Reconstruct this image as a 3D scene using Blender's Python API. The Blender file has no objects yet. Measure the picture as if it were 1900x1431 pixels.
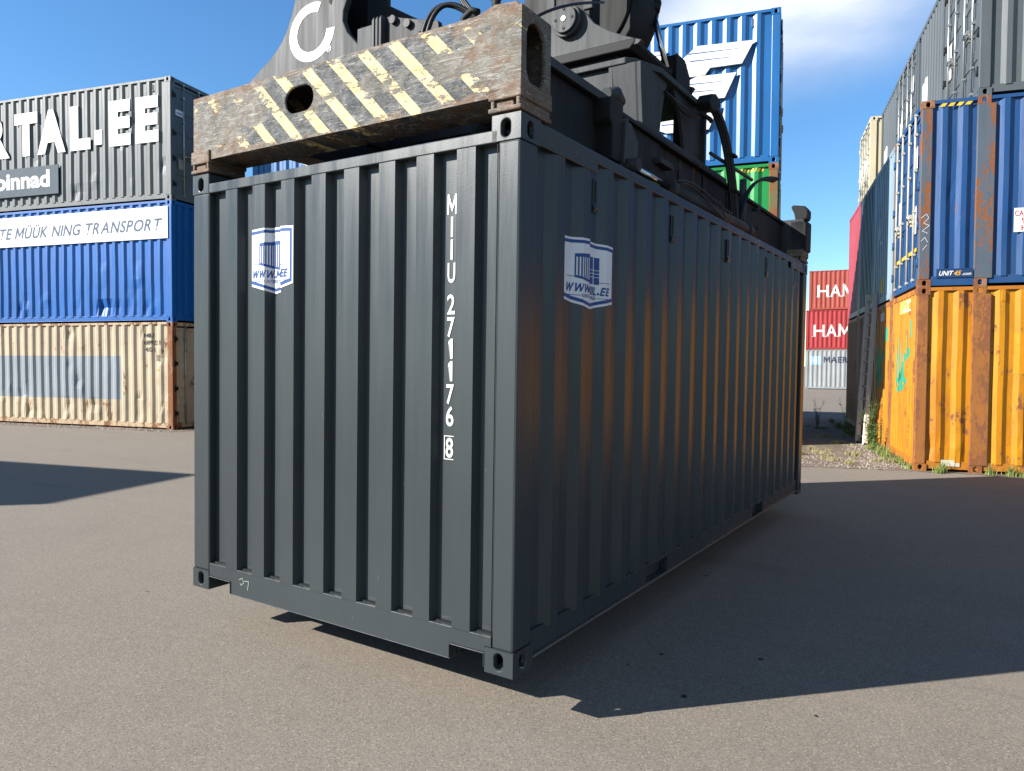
import bpy, bmesh, math, random
from mathutils import Vector, Matrix
random.seed(7)
S = bpy.context.scene
COL = S.collection
R_ = math.radians

# ------------------------------------------------------------------ camera
CAM = Vector((1.831, -2.8307, 1.69)); YAW, PIT, ROL = 0.5772, -0.0322, 0.0060
cd = bpy.data.cameras.new("camera"); cam = bpy.data.objects.new("camera", cd); COL.objects.link(cam)
f = Vector((-math.sin(YAW)*math.cos(PIT), math.cos(YAW)*math.cos(PIT), math.sin(PIT)))
r = Vector((math.cos(YAW), math.sin(YAW), 0)); u = r.cross(f)
r2 = r*math.cos(ROL)+u*math.sin(ROL); u2 = -r*math.sin(ROL)+u*math.cos(ROL)
M = Matrix((r2, u2, -f)).transposed().to_4x4(); M.translation = CAM
cam.matrix_world = M
cd.sensor_fit = 'HORIZONTAL'; cd.sensor_width = 36; cd.lens = 1375.67/1900*36
cd.clip_start = .05; cd.clip_end = 2000
S.camera = cam
S.view_settings.view_transform = 'Standard'; S.view_settings.look = 'None'
S.view_settings.exposure = 1.5; S.view_settings.gamma = 1
S.view_settings.use_curve_mapping = False

# ------------------------------------------------------------------ sun and sky
SUNT = Vector((1.30, 1.36, -1.0)).normalized()          # direction the light travels
elev = math.asin(-SUNT.z); az = math.atan2(-SUNT.x, -SUNT.y)   # azimuth of the sun from +Y towards +X
sd = bpy.data.lights.new("sun", 'SUN'); sd.energy = 5.0; sd.angle = R_(.53); sd.color = (1, .955, .89)
so = bpy.data.objects.new("sun", sd); COL.objects.link(so)
so.rotation_euler = SUNT.to_track_quat('-Z', 'Y').to_euler(); so.location = (-20, -20, 30)
W = bpy.data.worlds.new("World"); S.world = W; W.use_nodes = True
nt = W.node_tree; nt.nodes.clear()
def N(nt, t, **k):
    n = nt.nodes.new(t)
    for a, b in k.items(): setattr(n, a, b)
    return n
sky = N(nt, 'ShaderNodeTexSky', sky_type='NISHITA', sun_disc=False, sun_elevation=elev, sun_rotation=az)
sky.air_density = 1.0; sky.dust_density = .1; sky.ozone_density = 3.2; sky.altitude = 0
hs = N(nt, 'ShaderNodeHueSaturation'); hs.inputs['Saturation'].default_value = 1.15; hs.inputs['Value'].default_value = 1.13
nt.links.new(sky.outputs[0], hs.inputs['Color'])
tc = N(nt, 'ShaderNodeTexCoord')
# clouds: soft noise in the direction sphere, gathered round two banks
nrm = N(nt, 'ShaderNodeVectorMath', operation='NORMALIZE'); nt.links.new(tc.outputs['Generated'], nrm.inputs[0])
def wm(op, a, b=None, c=None):
    n = N(nt, 'ShaderNodeMath', operation=op)
    for i, v in enumerate((a, b, c)):
        if v is None: continue
        if isinstance(v, (int, float)): n.inputs[i].default_value = v
        else: nt.links.new(v, n.inputs[i])
    return n.outputs[0]
def bank(d, rad, soft, stretch=(1, 1, 2.2)):
    d = Vector(d).normalized()
    sub = N(nt, 'ShaderNodeVectorMath', operation='SUBTRACT'); nt.links.new(nrm.outputs[0], sub.inputs[0]); sub.inputs[1].default_value = d
    mu = N(nt, 'ShaderNodeVectorMath', operation='MULTIPLY'); nt.links.new(sub.outputs[0], mu.inputs[0]); mu.inputs[1].default_value = stretch
    le = N(nt, 'ShaderNodeVectorMath', operation='LENGTH'); nt.links.new(mu.outputs[0], le.inputs[0])
    mr = N(nt, 'ShaderNodeMapRange', interpolation_type='SMOOTHSTEP'); nt.links.new(le.outputs['Value'], mr.inputs[0])
    mr.inputs[1].default_value = rad+soft; mr.inputs[2].default_value = rad-soft
    return mr.outputs[0]
b1 = bank((-.27, 1.02, .49), .17, .13, (1, 1, 2.1)); b2 = bank((.9, -.6, .5), .5, .4); b3 = bank((.3, -1, .9), .4, .35)
nz = N(nt, 'ShaderNodeTexNoise'); nz.inputs['Scale'].default_value = 3.4; nz.inputs['Detail'].default_value = 7; nz.inputs['Roughness'].default_value = .52
mp = N(nt, 'ShaderNodeMapping'); mp.inputs['Scale'].default_value = (1, 1, 2.4); mp.inputs['Location'].default_value = (.4, .1, .3)
nt.links.new(nrm.outputs[0], mp.inputs[0]); nt.links.new(mp.outputs[0], nz.inputs['Vector'])
mask = wm('MAXIMUM', wm('MAXIMUM', b1, b2), b3)
dens = wm('MULTIPLY', mask, wm('ADD', wm('MULTIPLY', nz.outputs[0], 2.6), -.62))
dens = wm('MINIMUM', wm('MAXIMUM', dens, 0), .85)
mx = N(nt, 'ShaderNodeMix', data_type='RGBA'); nt.links.new(dens, mx.inputs[0]); tn = N(nt, 'ShaderNodeMix', data_type='RGBA', blend_type='MULTIPLY'); tn.inputs[0].default_value = 1; nt.links.new(hs.outputs[0], tn.inputs[6]); tn.inputs[7].default_value = (1.0, 1.16, 1.24, 1)
nt.links.new(tn.outputs[2], mx.inputs[6])
mx.inputs[7].default_value = (8.0, 8.3, 8.8, 1)
bg = N(nt, 'ShaderNodeBackground'); bg.inputs['Strength'].default_value = .052
nt.links.new(mx.outputs[2], bg.inputs['Color'])
wo = N(nt, 'ShaderNodeOutputWorld'); nt.links.new(bg.outputs[0], wo.inputs[0])

# ------------------------------------------------------------------ materials
class G:
    """small node-graph helper"""
    def __init__(s, name):
        s.m = bpy.data.materials.new(name); s.m.use_nodes = True; s.t = s.m.node_tree
        s.b = s.t.nodes['Principled BSDF']
        s.co = s.t.nodes.new('ShaderNodeTexCoord').outputs['Object']
    def link(s, a, b): s.t.links.new(a, b)
    def mapv(s, scale, loc=(0, 0, 0), rot=(0, 0, 0), src=None):
        n = s.t.nodes.new('ShaderNodeMapping'); n.inputs['Scale'].default_value = scale
        n.inputs['Location'].default_value = loc; n.inputs['Rotation'].default_value = rot
        s.link(src or s.co, n.inputs[0]); return n.outputs[0]
    def noise(s, scale, detail=4, rough=.5, vec=None, dist=0):
        n = s.t.nodes.new('ShaderNodeTexNoise'); n.inputs['Scale'].default_value = scale
        n.inputs['Detail'].default_value = detail; n.inputs['Roughness'].default_value = rough; n.inputs['Distortion'].default_value = dist
        s.link(vec or s.co, n.inputs['Vector']); return n.outputs[0]
    def voro(s, scale, vec=None, feature='F1', out=0):
        n = s.t.nodes.new('ShaderNodeTexVoronoi'); n.feature = feature; n.inputs['Scale'].default_value = scale
        s.link(vec or s.co, n.inputs['Vector']); return n.outputs[out]
    def math(s, op, a, b=None, clamp=False):
        n = s.t.nodes.new('ShaderNodeMath'); n.operation = op; n.use_clamp = clamp
        for i, v in enumerate((a, b)):
            if v is None: continue
            if isinstance(v, (int, float)): n.inputs[i].default_value = v
            else: s.link(v, n.inputs[i])
        return n.outputs[0]
    def step(s, v, a, b, lo=0., hi=1.):
        n = s.t.nodes.new('ShaderNodeMapRange'); n.clamp = True
        s.link(v, n.inputs[0]); n.inputs[1].default_value = a; n.inputs[2].default_value = b
        n.inputs[3].default_value = lo; n.inputs[4].default_value = hi; return n.outputs[0]
    def mix(s, fac, a, b, bt='MIX'):
        n = s.t.nodes.new('ShaderNodeMix'); n.data_type = 'RGBA'; n.blend_type = bt
        for i, v in ((0, fac), (6, a), (7, b)):
            if isinstance(v, (int, float)): n.inputs[i].default_value = v
            elif isinstance(v, tuple): n.inputs[i].default_value = (*v, 1) if len(v) == 3 else v
            else: s.link(v, n.inputs[i])
        return n.outputs[2]
    def sep(s):
        n = s.t.nodes.new('ShaderNodeSeparateXYZ'); s.link(s.co, n.inputs[0]); return n.outputs
    def put(s, key, v):
        i = s.b.inputs[key]
        if isinstance(v, (int, float)): i.default_value = v
        elif isinstance(v, tuple): i.default_value = (*v, 1)
        else: s.link(v, i)
    def bump(s, h, strength, dist):
        n = s.t.nodes.new('ShaderNodeBump'); n.inputs['Strength'].default_value = strength; n.inputs['Distance'].default_value = dist
        s.link(h, n.inputs['Height']); s.link(n.outputs[0], s.b.inputs['Normal'])

AK = .66
def sc(c, k): return tuple(min(1, x*k) for x in c)
RUSTA, RUSTB = (.10, .036, .016), (.20, .078, .028)
_pc = [0]
def paint(name, col, rust=0., rough=.4, dirt=.25, spec=.28, streak=True, coat=0., tint=None, bscale=1.0):
    col = tuple(x*AK for x in col); tint = tuple(x*AK for x in tint) if tint else None
    g = G(name); _pc[0] += 1; o = _pc[0]*3.7
    big = g.noise(.9, 3, .55, g.mapv((1, 1, 1), (o, o, 0)))
    c = g.mix(g.step(big, .3, .7), sc(col, .9), sc(col, 1.1))
    if tint: c = g.mix(g.step(g.noise(2.2, 4, .6, g.mapv((1, 1, .35), (0, o, 0))), .45, .75), c, tint)
    st = g.noise(1, 5, .62, g.mapv((14, 14, .9), (o, 0, 0)))                       # run-down streaks
    c = g.mix(g.math('MULTIPLY', g.step(st, .5, .8), dirt), c, sc(col, .55))
    fine = g.noise(60, 3, .6)
    c = g.mix(g.math('MULTIPLY', g.step(fine, .62, .75), dirt*.8), c, sc(col, 1.35))
    rg = g.step(st, .3, .8, rough-.06, rough+.14)
    if rust > 0:
        rn = g.noise(3.3, 9, .68, g.mapv((1, 1, .45), (0, 0, o)))
        rn2 = g.noise(19, 6, .7, g.mapv((1, 1, .5), (0, o, 0)))
        v = g.math('ADD', g.math('MULTIPLY', rn, .72), g.math('MULTIPLY', rn2, .28))
        t = .68-.26*rust
        rm = g.step(v, t, t+.025)
        halo = g.step(v, t-.05, t+.01, 0, .6)
        rc = g.mix(g.noise(25, 5, .7), RUSTA, RUSTB)
        c = g.mix(halo, c, sc(tuple(a*.6+b*.4 for a, b in zip(col, RUSTB)), .9))
        c = g.mix(rm, c, rc)
        rg = g.mix(rm, rg, (.85, .85, .85))
        h = g.math('ADD', g.math('MULTIPLY', rm, -.6), g.math('MULTIPLY', rn2, .35))
        g.bump(h, .5, .004*bscale)
    else:
        g.bump(g.math('ADD', g.noise(130, 2, .5), g.math('MULTIPLY', g.noise(3, 2, .5), 2.0)), .06, .004*bscale)
    g.put('Base Color', c); g.put('Roughness', rg); g.put('Specular IOR Level', spec)
    if coat: g.put('Coat Weight', coat); g.put('Coat Roughness', .12)
    return g.m
def plain(name, col, rough=.6, metal=0., spec=.2, var=.12):
    col = tuple(x*AK for x in col); g = G(name)
    c = g.mix(g.step(g.noise(9, 5, .6), .3, .7), sc(col, 1-var), sc(col, 1+var))
    g.put('Base Color', c); g.put('Roughness', rough); g.put('Metallic', metal); g.put('Specular IOR Level', spec)
    return g.m
MT = {}
MT['grey'] = paint('fresh_grey_paint', (.043, .052, .056), 0, .285, .28, .27)
MT['dusty'] = plain('dusty_grey_edge', (.16, .15, .14), .8)
MT['white'] = plain('white_vinyl', (.80, .81, .83), .45, var=.03)
MT['decalblue'] = plain('blue_vinyl', (.02, .075, .27), .4, var=.05)
MT['textwhite'] = plain('white_lettering', (.78, .78, .76), .5, var=.05)
MT['textblue'] = plain('slate_blue_lettering', (.05, .085, .15), .5, var=.05)
MT['textblack'] = plain('black_lettering', (.03, .03, .035), .5, var=.1)
MT['textred'] = plain('red_lettering', (.45, .03, .03), .5, var=.1)
MT['amber'] = plain('amber_lettering', (.75, .38, .04), .5, var=.05)
MT['hazard'] = plain('hazard_yellow', (.72, .48, .05), .5, var=.2)
MT['black'] = plain('matt_black', (.012, .013, .014), .65)
MT['rubber'] = plain('hose_rubber', (.014, .014, .015), .42)
MT['steel'] = plain('bare_galvanised_steel', (.48, .48, .46), .38, .7)
MT['rod'] = plain('chromed_rod', (.7, .7, .7), .12, 1.0, var=.03)
MT['wood'] = plain('plywood_floor', (.16, .10, .06), .8)
MT['rustcast'] = paint('rusted_casting', (.12, .08, .06), .95, .8, .6)

# asphalt
g = G('asphalt')
wr = g.noise(.13, 5, .6); mid = g.noise(1.6, 5, .62); n1 = g.noise(210, 4, .75); n2 = g.noise(90, 3, .6)
vc = g.voro(170, out=1); sp = g.t.nodes.new('ShaderNodeSeparateColor'); g.link(vc, sp.inputs[0]); vr = sp.outputs[0]
c = g.mix(g.step(mid, .3, .72), (.120, .102, .083), (.147, .126, .104))
c = g.mix(g.step(wr, .38, .64, 0, .6), c, (.162, .139, .114))
c = g.mix(g.step(n1, .35, .7, 0, .8), c, g.mix(.5, c, (.235, .20, .155)))
c = g.mix(g.step(vr, .80, .97, 0, .75), c, (.275, .24, .185))
c = g.mix(g.step(vr, .25, .05, 0, .55), c, (.052, .043, .036))
c = g.mix(g.step(n2, .52, .70, 0, .35), c, (.07, .058, .048))
oil = g.step(g.noise(2.1, 3, .5, g.mapv((1, 1, 1), (4, 9, 0))), .70, .76, 0, .4)
c = g.mix(oil, c, (.06, .052, .046))
def lane(rot, loc, sc_):
    n = g.noise(1.0, 4, .6, g.mapv((.07, 2.6*sc_, 1), loc, (0, 0, rot)), .3); return g.step(n, .585, .66, 0, 1)
tm = g.math('MULTIPLY', lane(.75, (0, 3, 0), 1), g.step(g.noise(.5, 4, .6), .42, .62, 0, .34))
c = g.mix(tm, c, (.066, .056, .046))
tm2 = g.math('MULTIPLY', lane(-.15, (5, 1, 0), 1.3), g.step(g.noise(.6, 4, .6, g.mapv((1, 1, 1), (8, 2, 0))), .42, .62, 0, .26))
c = g.mix(tm2, c, (.19, .16, .13))
pale = g.step(g.noise(.45, 4, .65, g.mapv((1, 1, 1), (1, 5, 0))), .56, .68, 0, .35)
c = g.mix(pale, c, (.163, .139, .115))
g.put('Base Color', c); g.put('Roughness', .9); g.put('Specular IOR Level', .3)
g.bump(g.math('ADD', vr, g.math('MULTIPLY', n1, 1.2)), .25, .004)
MT['asphalt'] = g.m
# rough soil
g = G('soil'); a = g.noise(2.2, 8, .68); b = g.noise(38, 5, .7); v = g.voro(34)
c = g.mix(g.step(a, .36, .64), (.13, .08, .054), (.21, .165, .125))
c = g.mix(g.step(b, .5, .72, 0, .8), c, (.27, .235, .19))
c = g.mix(g.step(v, .38, .6, 0, .6), c, (.045, .034, .024))
c = g.mix(g.step(g.noise(1.3, 5, .6, g.mapv((1, 1, 1), (7, 3, 0))), .52, .66, 0, .55), c, (.09, .10, .03))
g.put('Base Color', c); g.put('Roughness', .95); g.bump(g.math('ADD', a, g.math('MULTIPLY', b, .5)), .9, .05)
MT['soil'] = g.m

# spreader end beam: worn hazard stripes, scratches, rust
def beam_mat(name, stripes):
    g = G(name); X, Y, Z = g.sep()
    big = g.noise(2.4, 7, .66, g.mapv((1, 1, 1.2), (3, 0, 1))); med = g.noise(12, 8, .72, g.mapv((1, 1, 1.6), (0, 5, 2)))
    fine = g.noise(1.0, 4, .7, g.mapv((26, 26, 90), (0, 0, 0), (0, .5, 0))); fine2 = g.noise(1.0, 4, .7, g.mapv((90, 26, 30), (4, 0, 0), (0, -.3, 0)))
    metal = g.mix(g.step(big, .36, .66), (.058, .057, .050), (.108, .096, .075))
    metal = g.mix(g.step(fine, .50, .72, 0, .55), metal, (.185, .172, .140))
    metal = g.mix(g.step(fine2, .52, .74, 0, .45), metal, (.160, .142, .108))
    rustc = g.mix(g.noise(60, 5, .7), (.075, .042, .026), (.150, .086, .046))
    rv = g.math('ADD', g.math('MULTIPLY', med, .45), g.math('MULTIPLY', big, .55))
    edge = g.step(g.math('ABSOLUTE', g.math('ADD', Z, -2.87)), .10, .195, 0, .085)
    ends = g.step(g.math('ABSOLUTE', g.math('ADD', X, 1.1)), .7, 1.3, 0, .05)
    base = g.mix(g.step(g.math('ADD', g.math('ADD', rv, edge), ends), .54, .61, 0, .75), metal, rustc)
    if stripes:
        dis = g.noise(5, 3, .6)
        s = g.math('FRACT', g.math('DIVIDE', g.math('ADD', g.math('ADD', X, Z), g.math('MULTIPLY', dis, .010)), .215))
        ye = g.math('MULTIPLY', g.step(s, .45, .458), g.step(s, .845, .837))
        pc = g.mix(ye, (.032, .038, .042), g.mix(g.noise(14, 4, .6), (.50, .36, .16), (.60, .46, .22)))
        ctr = g.step(g.math('ABSOLUTE', g.math('ADD', X, 1.15)), .40, 1.20, .042, -.085)
        scr = g.noise(1.0, 6, .75, g.mapv((9, 9, 34), (2, 0, 5), (0, .75, 0)), .5)
        scr2 = g.noise(1.0, 6, .75, g.mapv((8, 8, 30), (7, 0, 1), (0, -.5, 0)), .5)
        wear = g.math('ADD', g.math('MULTIPLY', g.noise(3.4, 8, .72, g.mapv((1, 1, 1), (9, 2, 4), (0, .6, 0)), .8), .46), g.math('MULTIPLY', scr, .36))
        wear = g.math('ADD', g.math('ADD', wear, g.math('MULTIPLY', scr2, .30)), g.math('ADD', ctr, -.048))
        zc = g.step(g.math('ABSOLUTE', g.math('ADD', Z, -2.875)), .015, .10, -.040, .018)
        ze = g.step(g.math('ABSOLUTE', g.math('ADD', Z, -2.87)), .155, .19, 0, -.1)
        wear = g.math('ADD', g.math('ADD', wear, zc), ze)
        base = g.mix(g.step(wear, .500, .510), base, pc)
    for k, (rot, th) in enumerate(((.5, .013), (-.7, .012), (1.25, .010), (.15, .010), (2.2, .010), (-.25, .011), (.9, .010), (-1.1, .009))):
        vv = g.mapv((4, 4, 52), (k*3, 0, k), (0, rot, 0))
        ln = g.math('ABSOLUTE', g.math('SUBTRACT', g.noise(1.0+.35*k, 1, .5, vv, .7), .44+.018*k))
        lm = g.math('MULTIPLY', g.step(ln, th, th*.5), g.step(g.noise(4, 3, .6, g.mapv((1, 1, 1), (k*5, 0, 0))), .42, .52))
        base = g.mix(g.math('MULTIPLY', lm, .8), base, (.24, .235, .215) if k % 2 == 0 else (.030, .020, .015))
    gr = g.step(g.noise(2.4, 6, .7, g.mapv((1, 1, 1), (1.5, 0, 7))), .62, .70, 0, .35)
    base = g.mix(gr, base, (.05, .10, .06))
    g.put('Base Color', base); g.put('Roughness', g.step(med, .4, .6, .6, .85)); g.put('Specular IOR Level', .2)
    g.bump(g.math('ADD', med, g.math('MULTIPLY', big, .6)), .25, .004)
    return g.m
MT['beam'] = beam_mat('worn_striped_steel', True); MT['wornsteel'] = beam_mat('worn_rusty_steel', False)
MT['machine'] = paint('charcoal_machine_paint', (.034, .036, .038), .08, .6, .5, .2, tint=(.05, .053, .056))
MT['machlight'] = paint('grey_machine_paint', (.048, .053, .057), .04, .6, .4, .2, tint=(.062, .068, .070))
MT['grease'] = paint('greasy_dark_steel', (.014, .015, .016), .10, .6, .6, .15, tint=(.030, .028, .026))

# ------------------------------------------------------------------ mesh tools
class MB:
    def __init__(s): s.b = bmesh.new()
    def box(s, x0, x1, y0, y1, z0, z1):
        v = [s.b.verts.new(p) for p in ((x0,y0,z0),(x1,y0,z0),(x1,y1,z0),(x0,y1,z0),(x0,y0,z1),(x1,y0,z1),(x1,y1,z1),(x0,y1,z1))]
        for q in ((3,2,1,0),(4,5,6,7),(0,1,5,4),(1,2,6,5),(2,3,7,6),(3,0,4,7)): s.b.faces.new([v[i] for i in q])
        return s
    def prism(s, pts, axis, a, b):
        """closed polygon pts (2D) swept along an axis"""
        def P(p, t): return {'x': (t, p[0], p[1]), 'y': (p[0], t, p[1]), 'z': (p[0], p[1], t)}[axis]
        A = [s.b.verts.new(P(p, a)) for p in pts]; B = [s.b.verts.new(P(p, b)) for p in pts]
        fs = [s.b.faces.new(A), s.b.faces.new(B[::-1])]; n = len(pts)
        for i in range(n): fs.append(s.b.faces.new((A[i], B[i], B[(i+1) % n], A[(i+1) % n])))
        bmesh.ops.recalc_face_normals(s.b, faces=fs); return s
    def tube(s, path, r, n=10, cap=True):
        path = [Vector(p) for p in path]; rings = []
        rs = r if isinstance(r, (list, tuple)) else [r]*len(path)
        up = None
        for i, p in enumerate(path):
            d = (path[min(i+1, len(path)-1)]-path[max(i-1, 0)]).normalized()
            if up is None: up = Vector((0, 0, 1)) if abs(d.z) < .9 else Vector((1, 0, 0))
            a = d.cross(up).normalized(); b2_ = a.cross(d).normalized(); up = b2_
            rings.append([s.b.verts.new(p+(a*math.cos(t)+b2_*math.sin(t))*rs[i]) for t in [2*math.pi*k/n for k in range(n)]])
        fs = []
        for A, B in zip(rings, rings[1:]):
            for k in range(n): fs.append(s.b.faces.new((A[k], A[(k+1) % n], B[(k+1) % n], B[k])))
        for q in fs: q.smooth = True
        if cap: fs.append(s.b.faces.new(rings[0][::-1])); fs.append(s.b.faces.new(rings[-1]))
        bmesh.ops.recalc_face_normals(s.b, faces=fs); return s
    def holed(s, o, ux, uy, w, h, hole, depth):
        """flat plate w x h at o, in-plane axes ux, uy, with a stadium/oval hole and walls going in by depth (along -(ux x uy))"""
        o, ux, uy = Vector(o), Vector(ux), Vector(uy); n = ux.cross(uy)
        cx, cy, hw, hh = hole; K = 28; inner = []; r = min(hw, hh)
        for k in range(K):
            t = 2*math.pi*(k+.5)/K; c, q = math.cos(t), math.sin(t)
            inner.append((cx+(hw-r)*(1 if c > 0 else -1)+r*c, cy+(hh-r)*(1 if q > 0 else -1)+r*q))
        outer = []
        for (x, y) in inner:
            dx, dy = x-cx, y-cy; ts = []
            if dx > 1e-9: ts.append((w-cx)/dx)
            if dx < -1e-9: ts.append(-cx/dx)
            if dy > 1e-9: ts.append((h-cy)/dy)
            if dy < -1e-9: ts.append(-cy/dy)
            t = min(ts); outer.append([cx+dx*t, cy+dy*t])
        for C_ in ((0, 0), (w, 0), (w, h), (0, h)):
            k = min(range(K), key=lambda k: (outer[k][0]-C_[0])**2+(outer[k][1]-C_[1])**2); outer[k] = list(C_)
        mk = lambda p, d=0: s.b.verts.new(o+ux*p[0]+uy*p[1]-n*d)
        I = [mk(p) for p in inner]; O = [mk(p) for p in outer]; D = [mk(p, depth) for p in inner]
        for k in range(K):
            j = (k+1) % K
            s.b.faces.new((I[k], O[k], O[j], I[j])); s.b.faces.new((I[j], D[j], D[k], I[k]))
        return s
    def add(s, other, mat=None):
        me = bpy.data.meshes.new('t'); other.b.to_mesh(me)
        if mat: me.transform(mat)
        s.b.from_mesh(me); bpy.data.meshes.remove(me); return s
    def obj(s, name, mat, parent=None, bevel=0., label=None, seg=2):
        me = bpy.data.meshes.new(name); s.b.to_mesh(me); s.b.free()
        o = bpy.data.objects.new(name, me); COL.objects.link(o); me.materials.append(mat)
        if parent: o.parent = parent
        if label: o['label'] = label
        if bevel:
            m = o.modifiers.new('edge', 'BEVEL'); m.width = bevel; m.segments = seg; m.limit_method = 'ANGLE'; m.angle_limit = R_(40); m.harden_normals = False
        return o
def empty(name, label, cat, loc=(0, 0, 0), rz=0, group=None):
    o = bpy.data.objects.new(name, None); COL.objects.link(o); o.location = loc; o.rotation_euler = (0, 0, rz)
    o.empty_display_size = .3; o['label'] = label; o['category'] = cat
    if group: o['group'] = group
    return o

def glyph(c_, st):
    h = .729
    if c_ == '.': return [(0, 0), (st*1.25, 0), (st*1.25, st*1.25), (0, st*1.25)]
    w_ = .74 if c_ == 'M' else 1.0
    if c_ == 'M': return [(0, 0), (0, h), (st, h), (w_/2, h*.42), (w_-st, h), (w_, h), (w_, 0), (w_-st, 0), (w_-st, h*.60), (w_/2, h*.12), (st, h*.60), (st, 0)]
    return [(0, h), (st, h), (w_*.27, h*.36), (w_*.44, h), (w_*.56, h), (w_*.73, h*.36), (w_-st, h), (w_, h), (w_*.80, 0), (w_*.66, 0), (w_*.5, h*.60), (w_*.34, 0), (w_*.20, 0)]
def text_bm(s, size, bold=0., shear=0., xs=1., space=1., center=False, width=None, thick=0.):
    if bold > 0 and any(q in s for q in 'MW.'):
        b = MB(); x = 0; cap = .729
        for c_ in s:
            if c_ == ' ': x += .30; continue
            if c_ in 'MW.':
                p = [(px+x+py*shear, py) for px, py in glyph(c_, .095+2*bold)]
                t = poly_bm(p, thick=thick); wd = {'M': .74, 'W': 1.0}.get(c_, (.095+2*bold)*1.25)
            else:
                t = _font_bm(c_, .729, bold, shear, 1., 1., False, None, thick); xx = [v.co.x-v.co.y*shear for v in t.b.verts]; wd = max(xx)-min(xx)
                for v in t.b.verts: v.co.x += x-min(xx)
            b.add(t); t.b.free(); x += wd+.10
        k = size/cap; xsn = [v.co.x for v in b.b.verts]; x0, x1 = min(xsn), max(xsn); kx = k*xs if width is None else width/(x1-x0)
        for v in b.b.verts: v.co.x = (v.co.x-x0)*kx; v.co.y *= k
        return b
    return _font_bm(s, size, bold, shear, xs, space, center, width, thick)
def _font_bm(s, size, bold=0., shear=0., xs=1., space=1., center=False, width=None, thick=0.):
    c = bpy.data.curves.new('t', 'FONT'); c.body = s; c.size = 1; c.offset = bold; c.shear = shear; c.space_character = space
    c.resolution_u = 4; c.fill_mode = 'BOTH' if thick else 'FRONT'; c.extrude = thick/2
    o = bpy.data.objects.new('t', c); me = bpy.data.meshes.new_from_object(o)
    b = MB(); b.b.from_mesh(me); bpy.data.objects.remove(o); bpy.data.curves.remove(c); bpy.data.meshes.remove(me)
    xsn = [v.co.x for v in b.b.verts]; x0, x1 = min(xsn), max(xsn)
    capz = .729*1.0
    k = size/capz
    kx = k*xs if width is None else width/(x1-x0)
    for v in b.b.verts:
        v.co.x = (v.co.x-x0)*kx - ((x1-x0)*kx/2 if center else 0); v.co.y = v.co.y*k
    return b
def poly_bm(*polys, thick=0.):
    b = MB()
    for p in polys:
        if thick: b.prism(p, 'z', -thick/2, thick/2)
        else: b.b.faces.new([b.b.verts.new((x, y, 0)) for x, y in p])
    bmesh.ops.triangulate(b.b, faces=b.b.faces[:]); return b
def rect(x0, x1, y0, y1): return [(x0, y0), (x1, y0), (x1, y1), (x0, y1)]

# corrugation profiles: list of (u, depth)
def prof_side(u0, u1, pitch=.278, top=.072, slope=.068, d0=.006, d=.036):
    n = int((u1-u0-.02)//pitch); st = (u0+u1)/2-n*pitch/2; P = [(u0, d0+d)]
    for k in range(n):
        a = st+k*pitch+(pitch-top-2*slope)/2
        P += [(a, d0+d), (a+slope, d0), (a+slope+top, d0), (a+2*slope+top, d0+d)]
    P.append((u1, d0+d)); return P
def prof_end(u0, u1, first=None, pitch=.2505, top=.109, slope=.018, d0=.004, d=.045):
    P = [(u0, d0+d)]; a = first if first is not None else u0+.10
    while a+top+slope < u1-.02:
        P += [(a-slope, d0+d), (a, d0), (a+top, d0), (a+top+slope, d0+d)]; a += pitch
    P.append((u1, d0+d)); return P
def pdepth(P, x):
    if x <= P[0][0]: return P[0][1]
    for (a, da), (b, db) in zip(P, P[1:]):
        if x <= b: return da+(db-da)*(x-a)/max(b-a, 1e-6)
    return P[-1][1]
def drape(b, P, u0, z0, face, eps=.003, mirror=False, arc=False, flat=None):
    """lay a flat (x, y) decal on a corrugated wall; face(u, z, depth) -> local point"""
    bm_ = b.b
    if arc:
        A = [0.]
        for (a, da), (c, dc) in zip(P, P[1:]): A.append(A[-1]+math.hypot(c-a, dc-da))
        def a2u(t):
            for i in range(len(P)-1):
                if t <= A[i+1]: return P[i][0]+(P[i+1][0]-P[i][0])*(t-A[i])/max(A[i+1]-A[i], 1e-9)
            return P[-1][0]
        st = next(A[i]+(A[i+1]-A[i])*(u0-P[i][0])/max(P[i+1][0]-P[i][0], 1e-9) for i in range(len(P)-1) if P[i+1][0] >= u0)
        cuts = [t-st for t in A]
    else: cuts = [p[0]-u0 for p in P]
    if mirror: cuts = [-t for t in cuts]
    for t in cuts:
        if flat is None and bm_.verts:
            bmesh.ops.bisect_plane(bm_, geom=bm_.verts[:]+bm_.edges[:]+bm_.faces[:], plane_co=(t, 0, 0), plane_no=(1, 0, 0), dist=1e-5)
    for v in bm_.verts:
        x = -v.co.x if mirror else v.co.x
        uu = a2u(x+st) if arc else u0+x
        dd = flat if flat is not None else pdepth(P, uu)
        v.co = face(uu, z0+v.co.y, dd-eps-v.co.z)
    if mirror: pass
    return b

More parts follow.
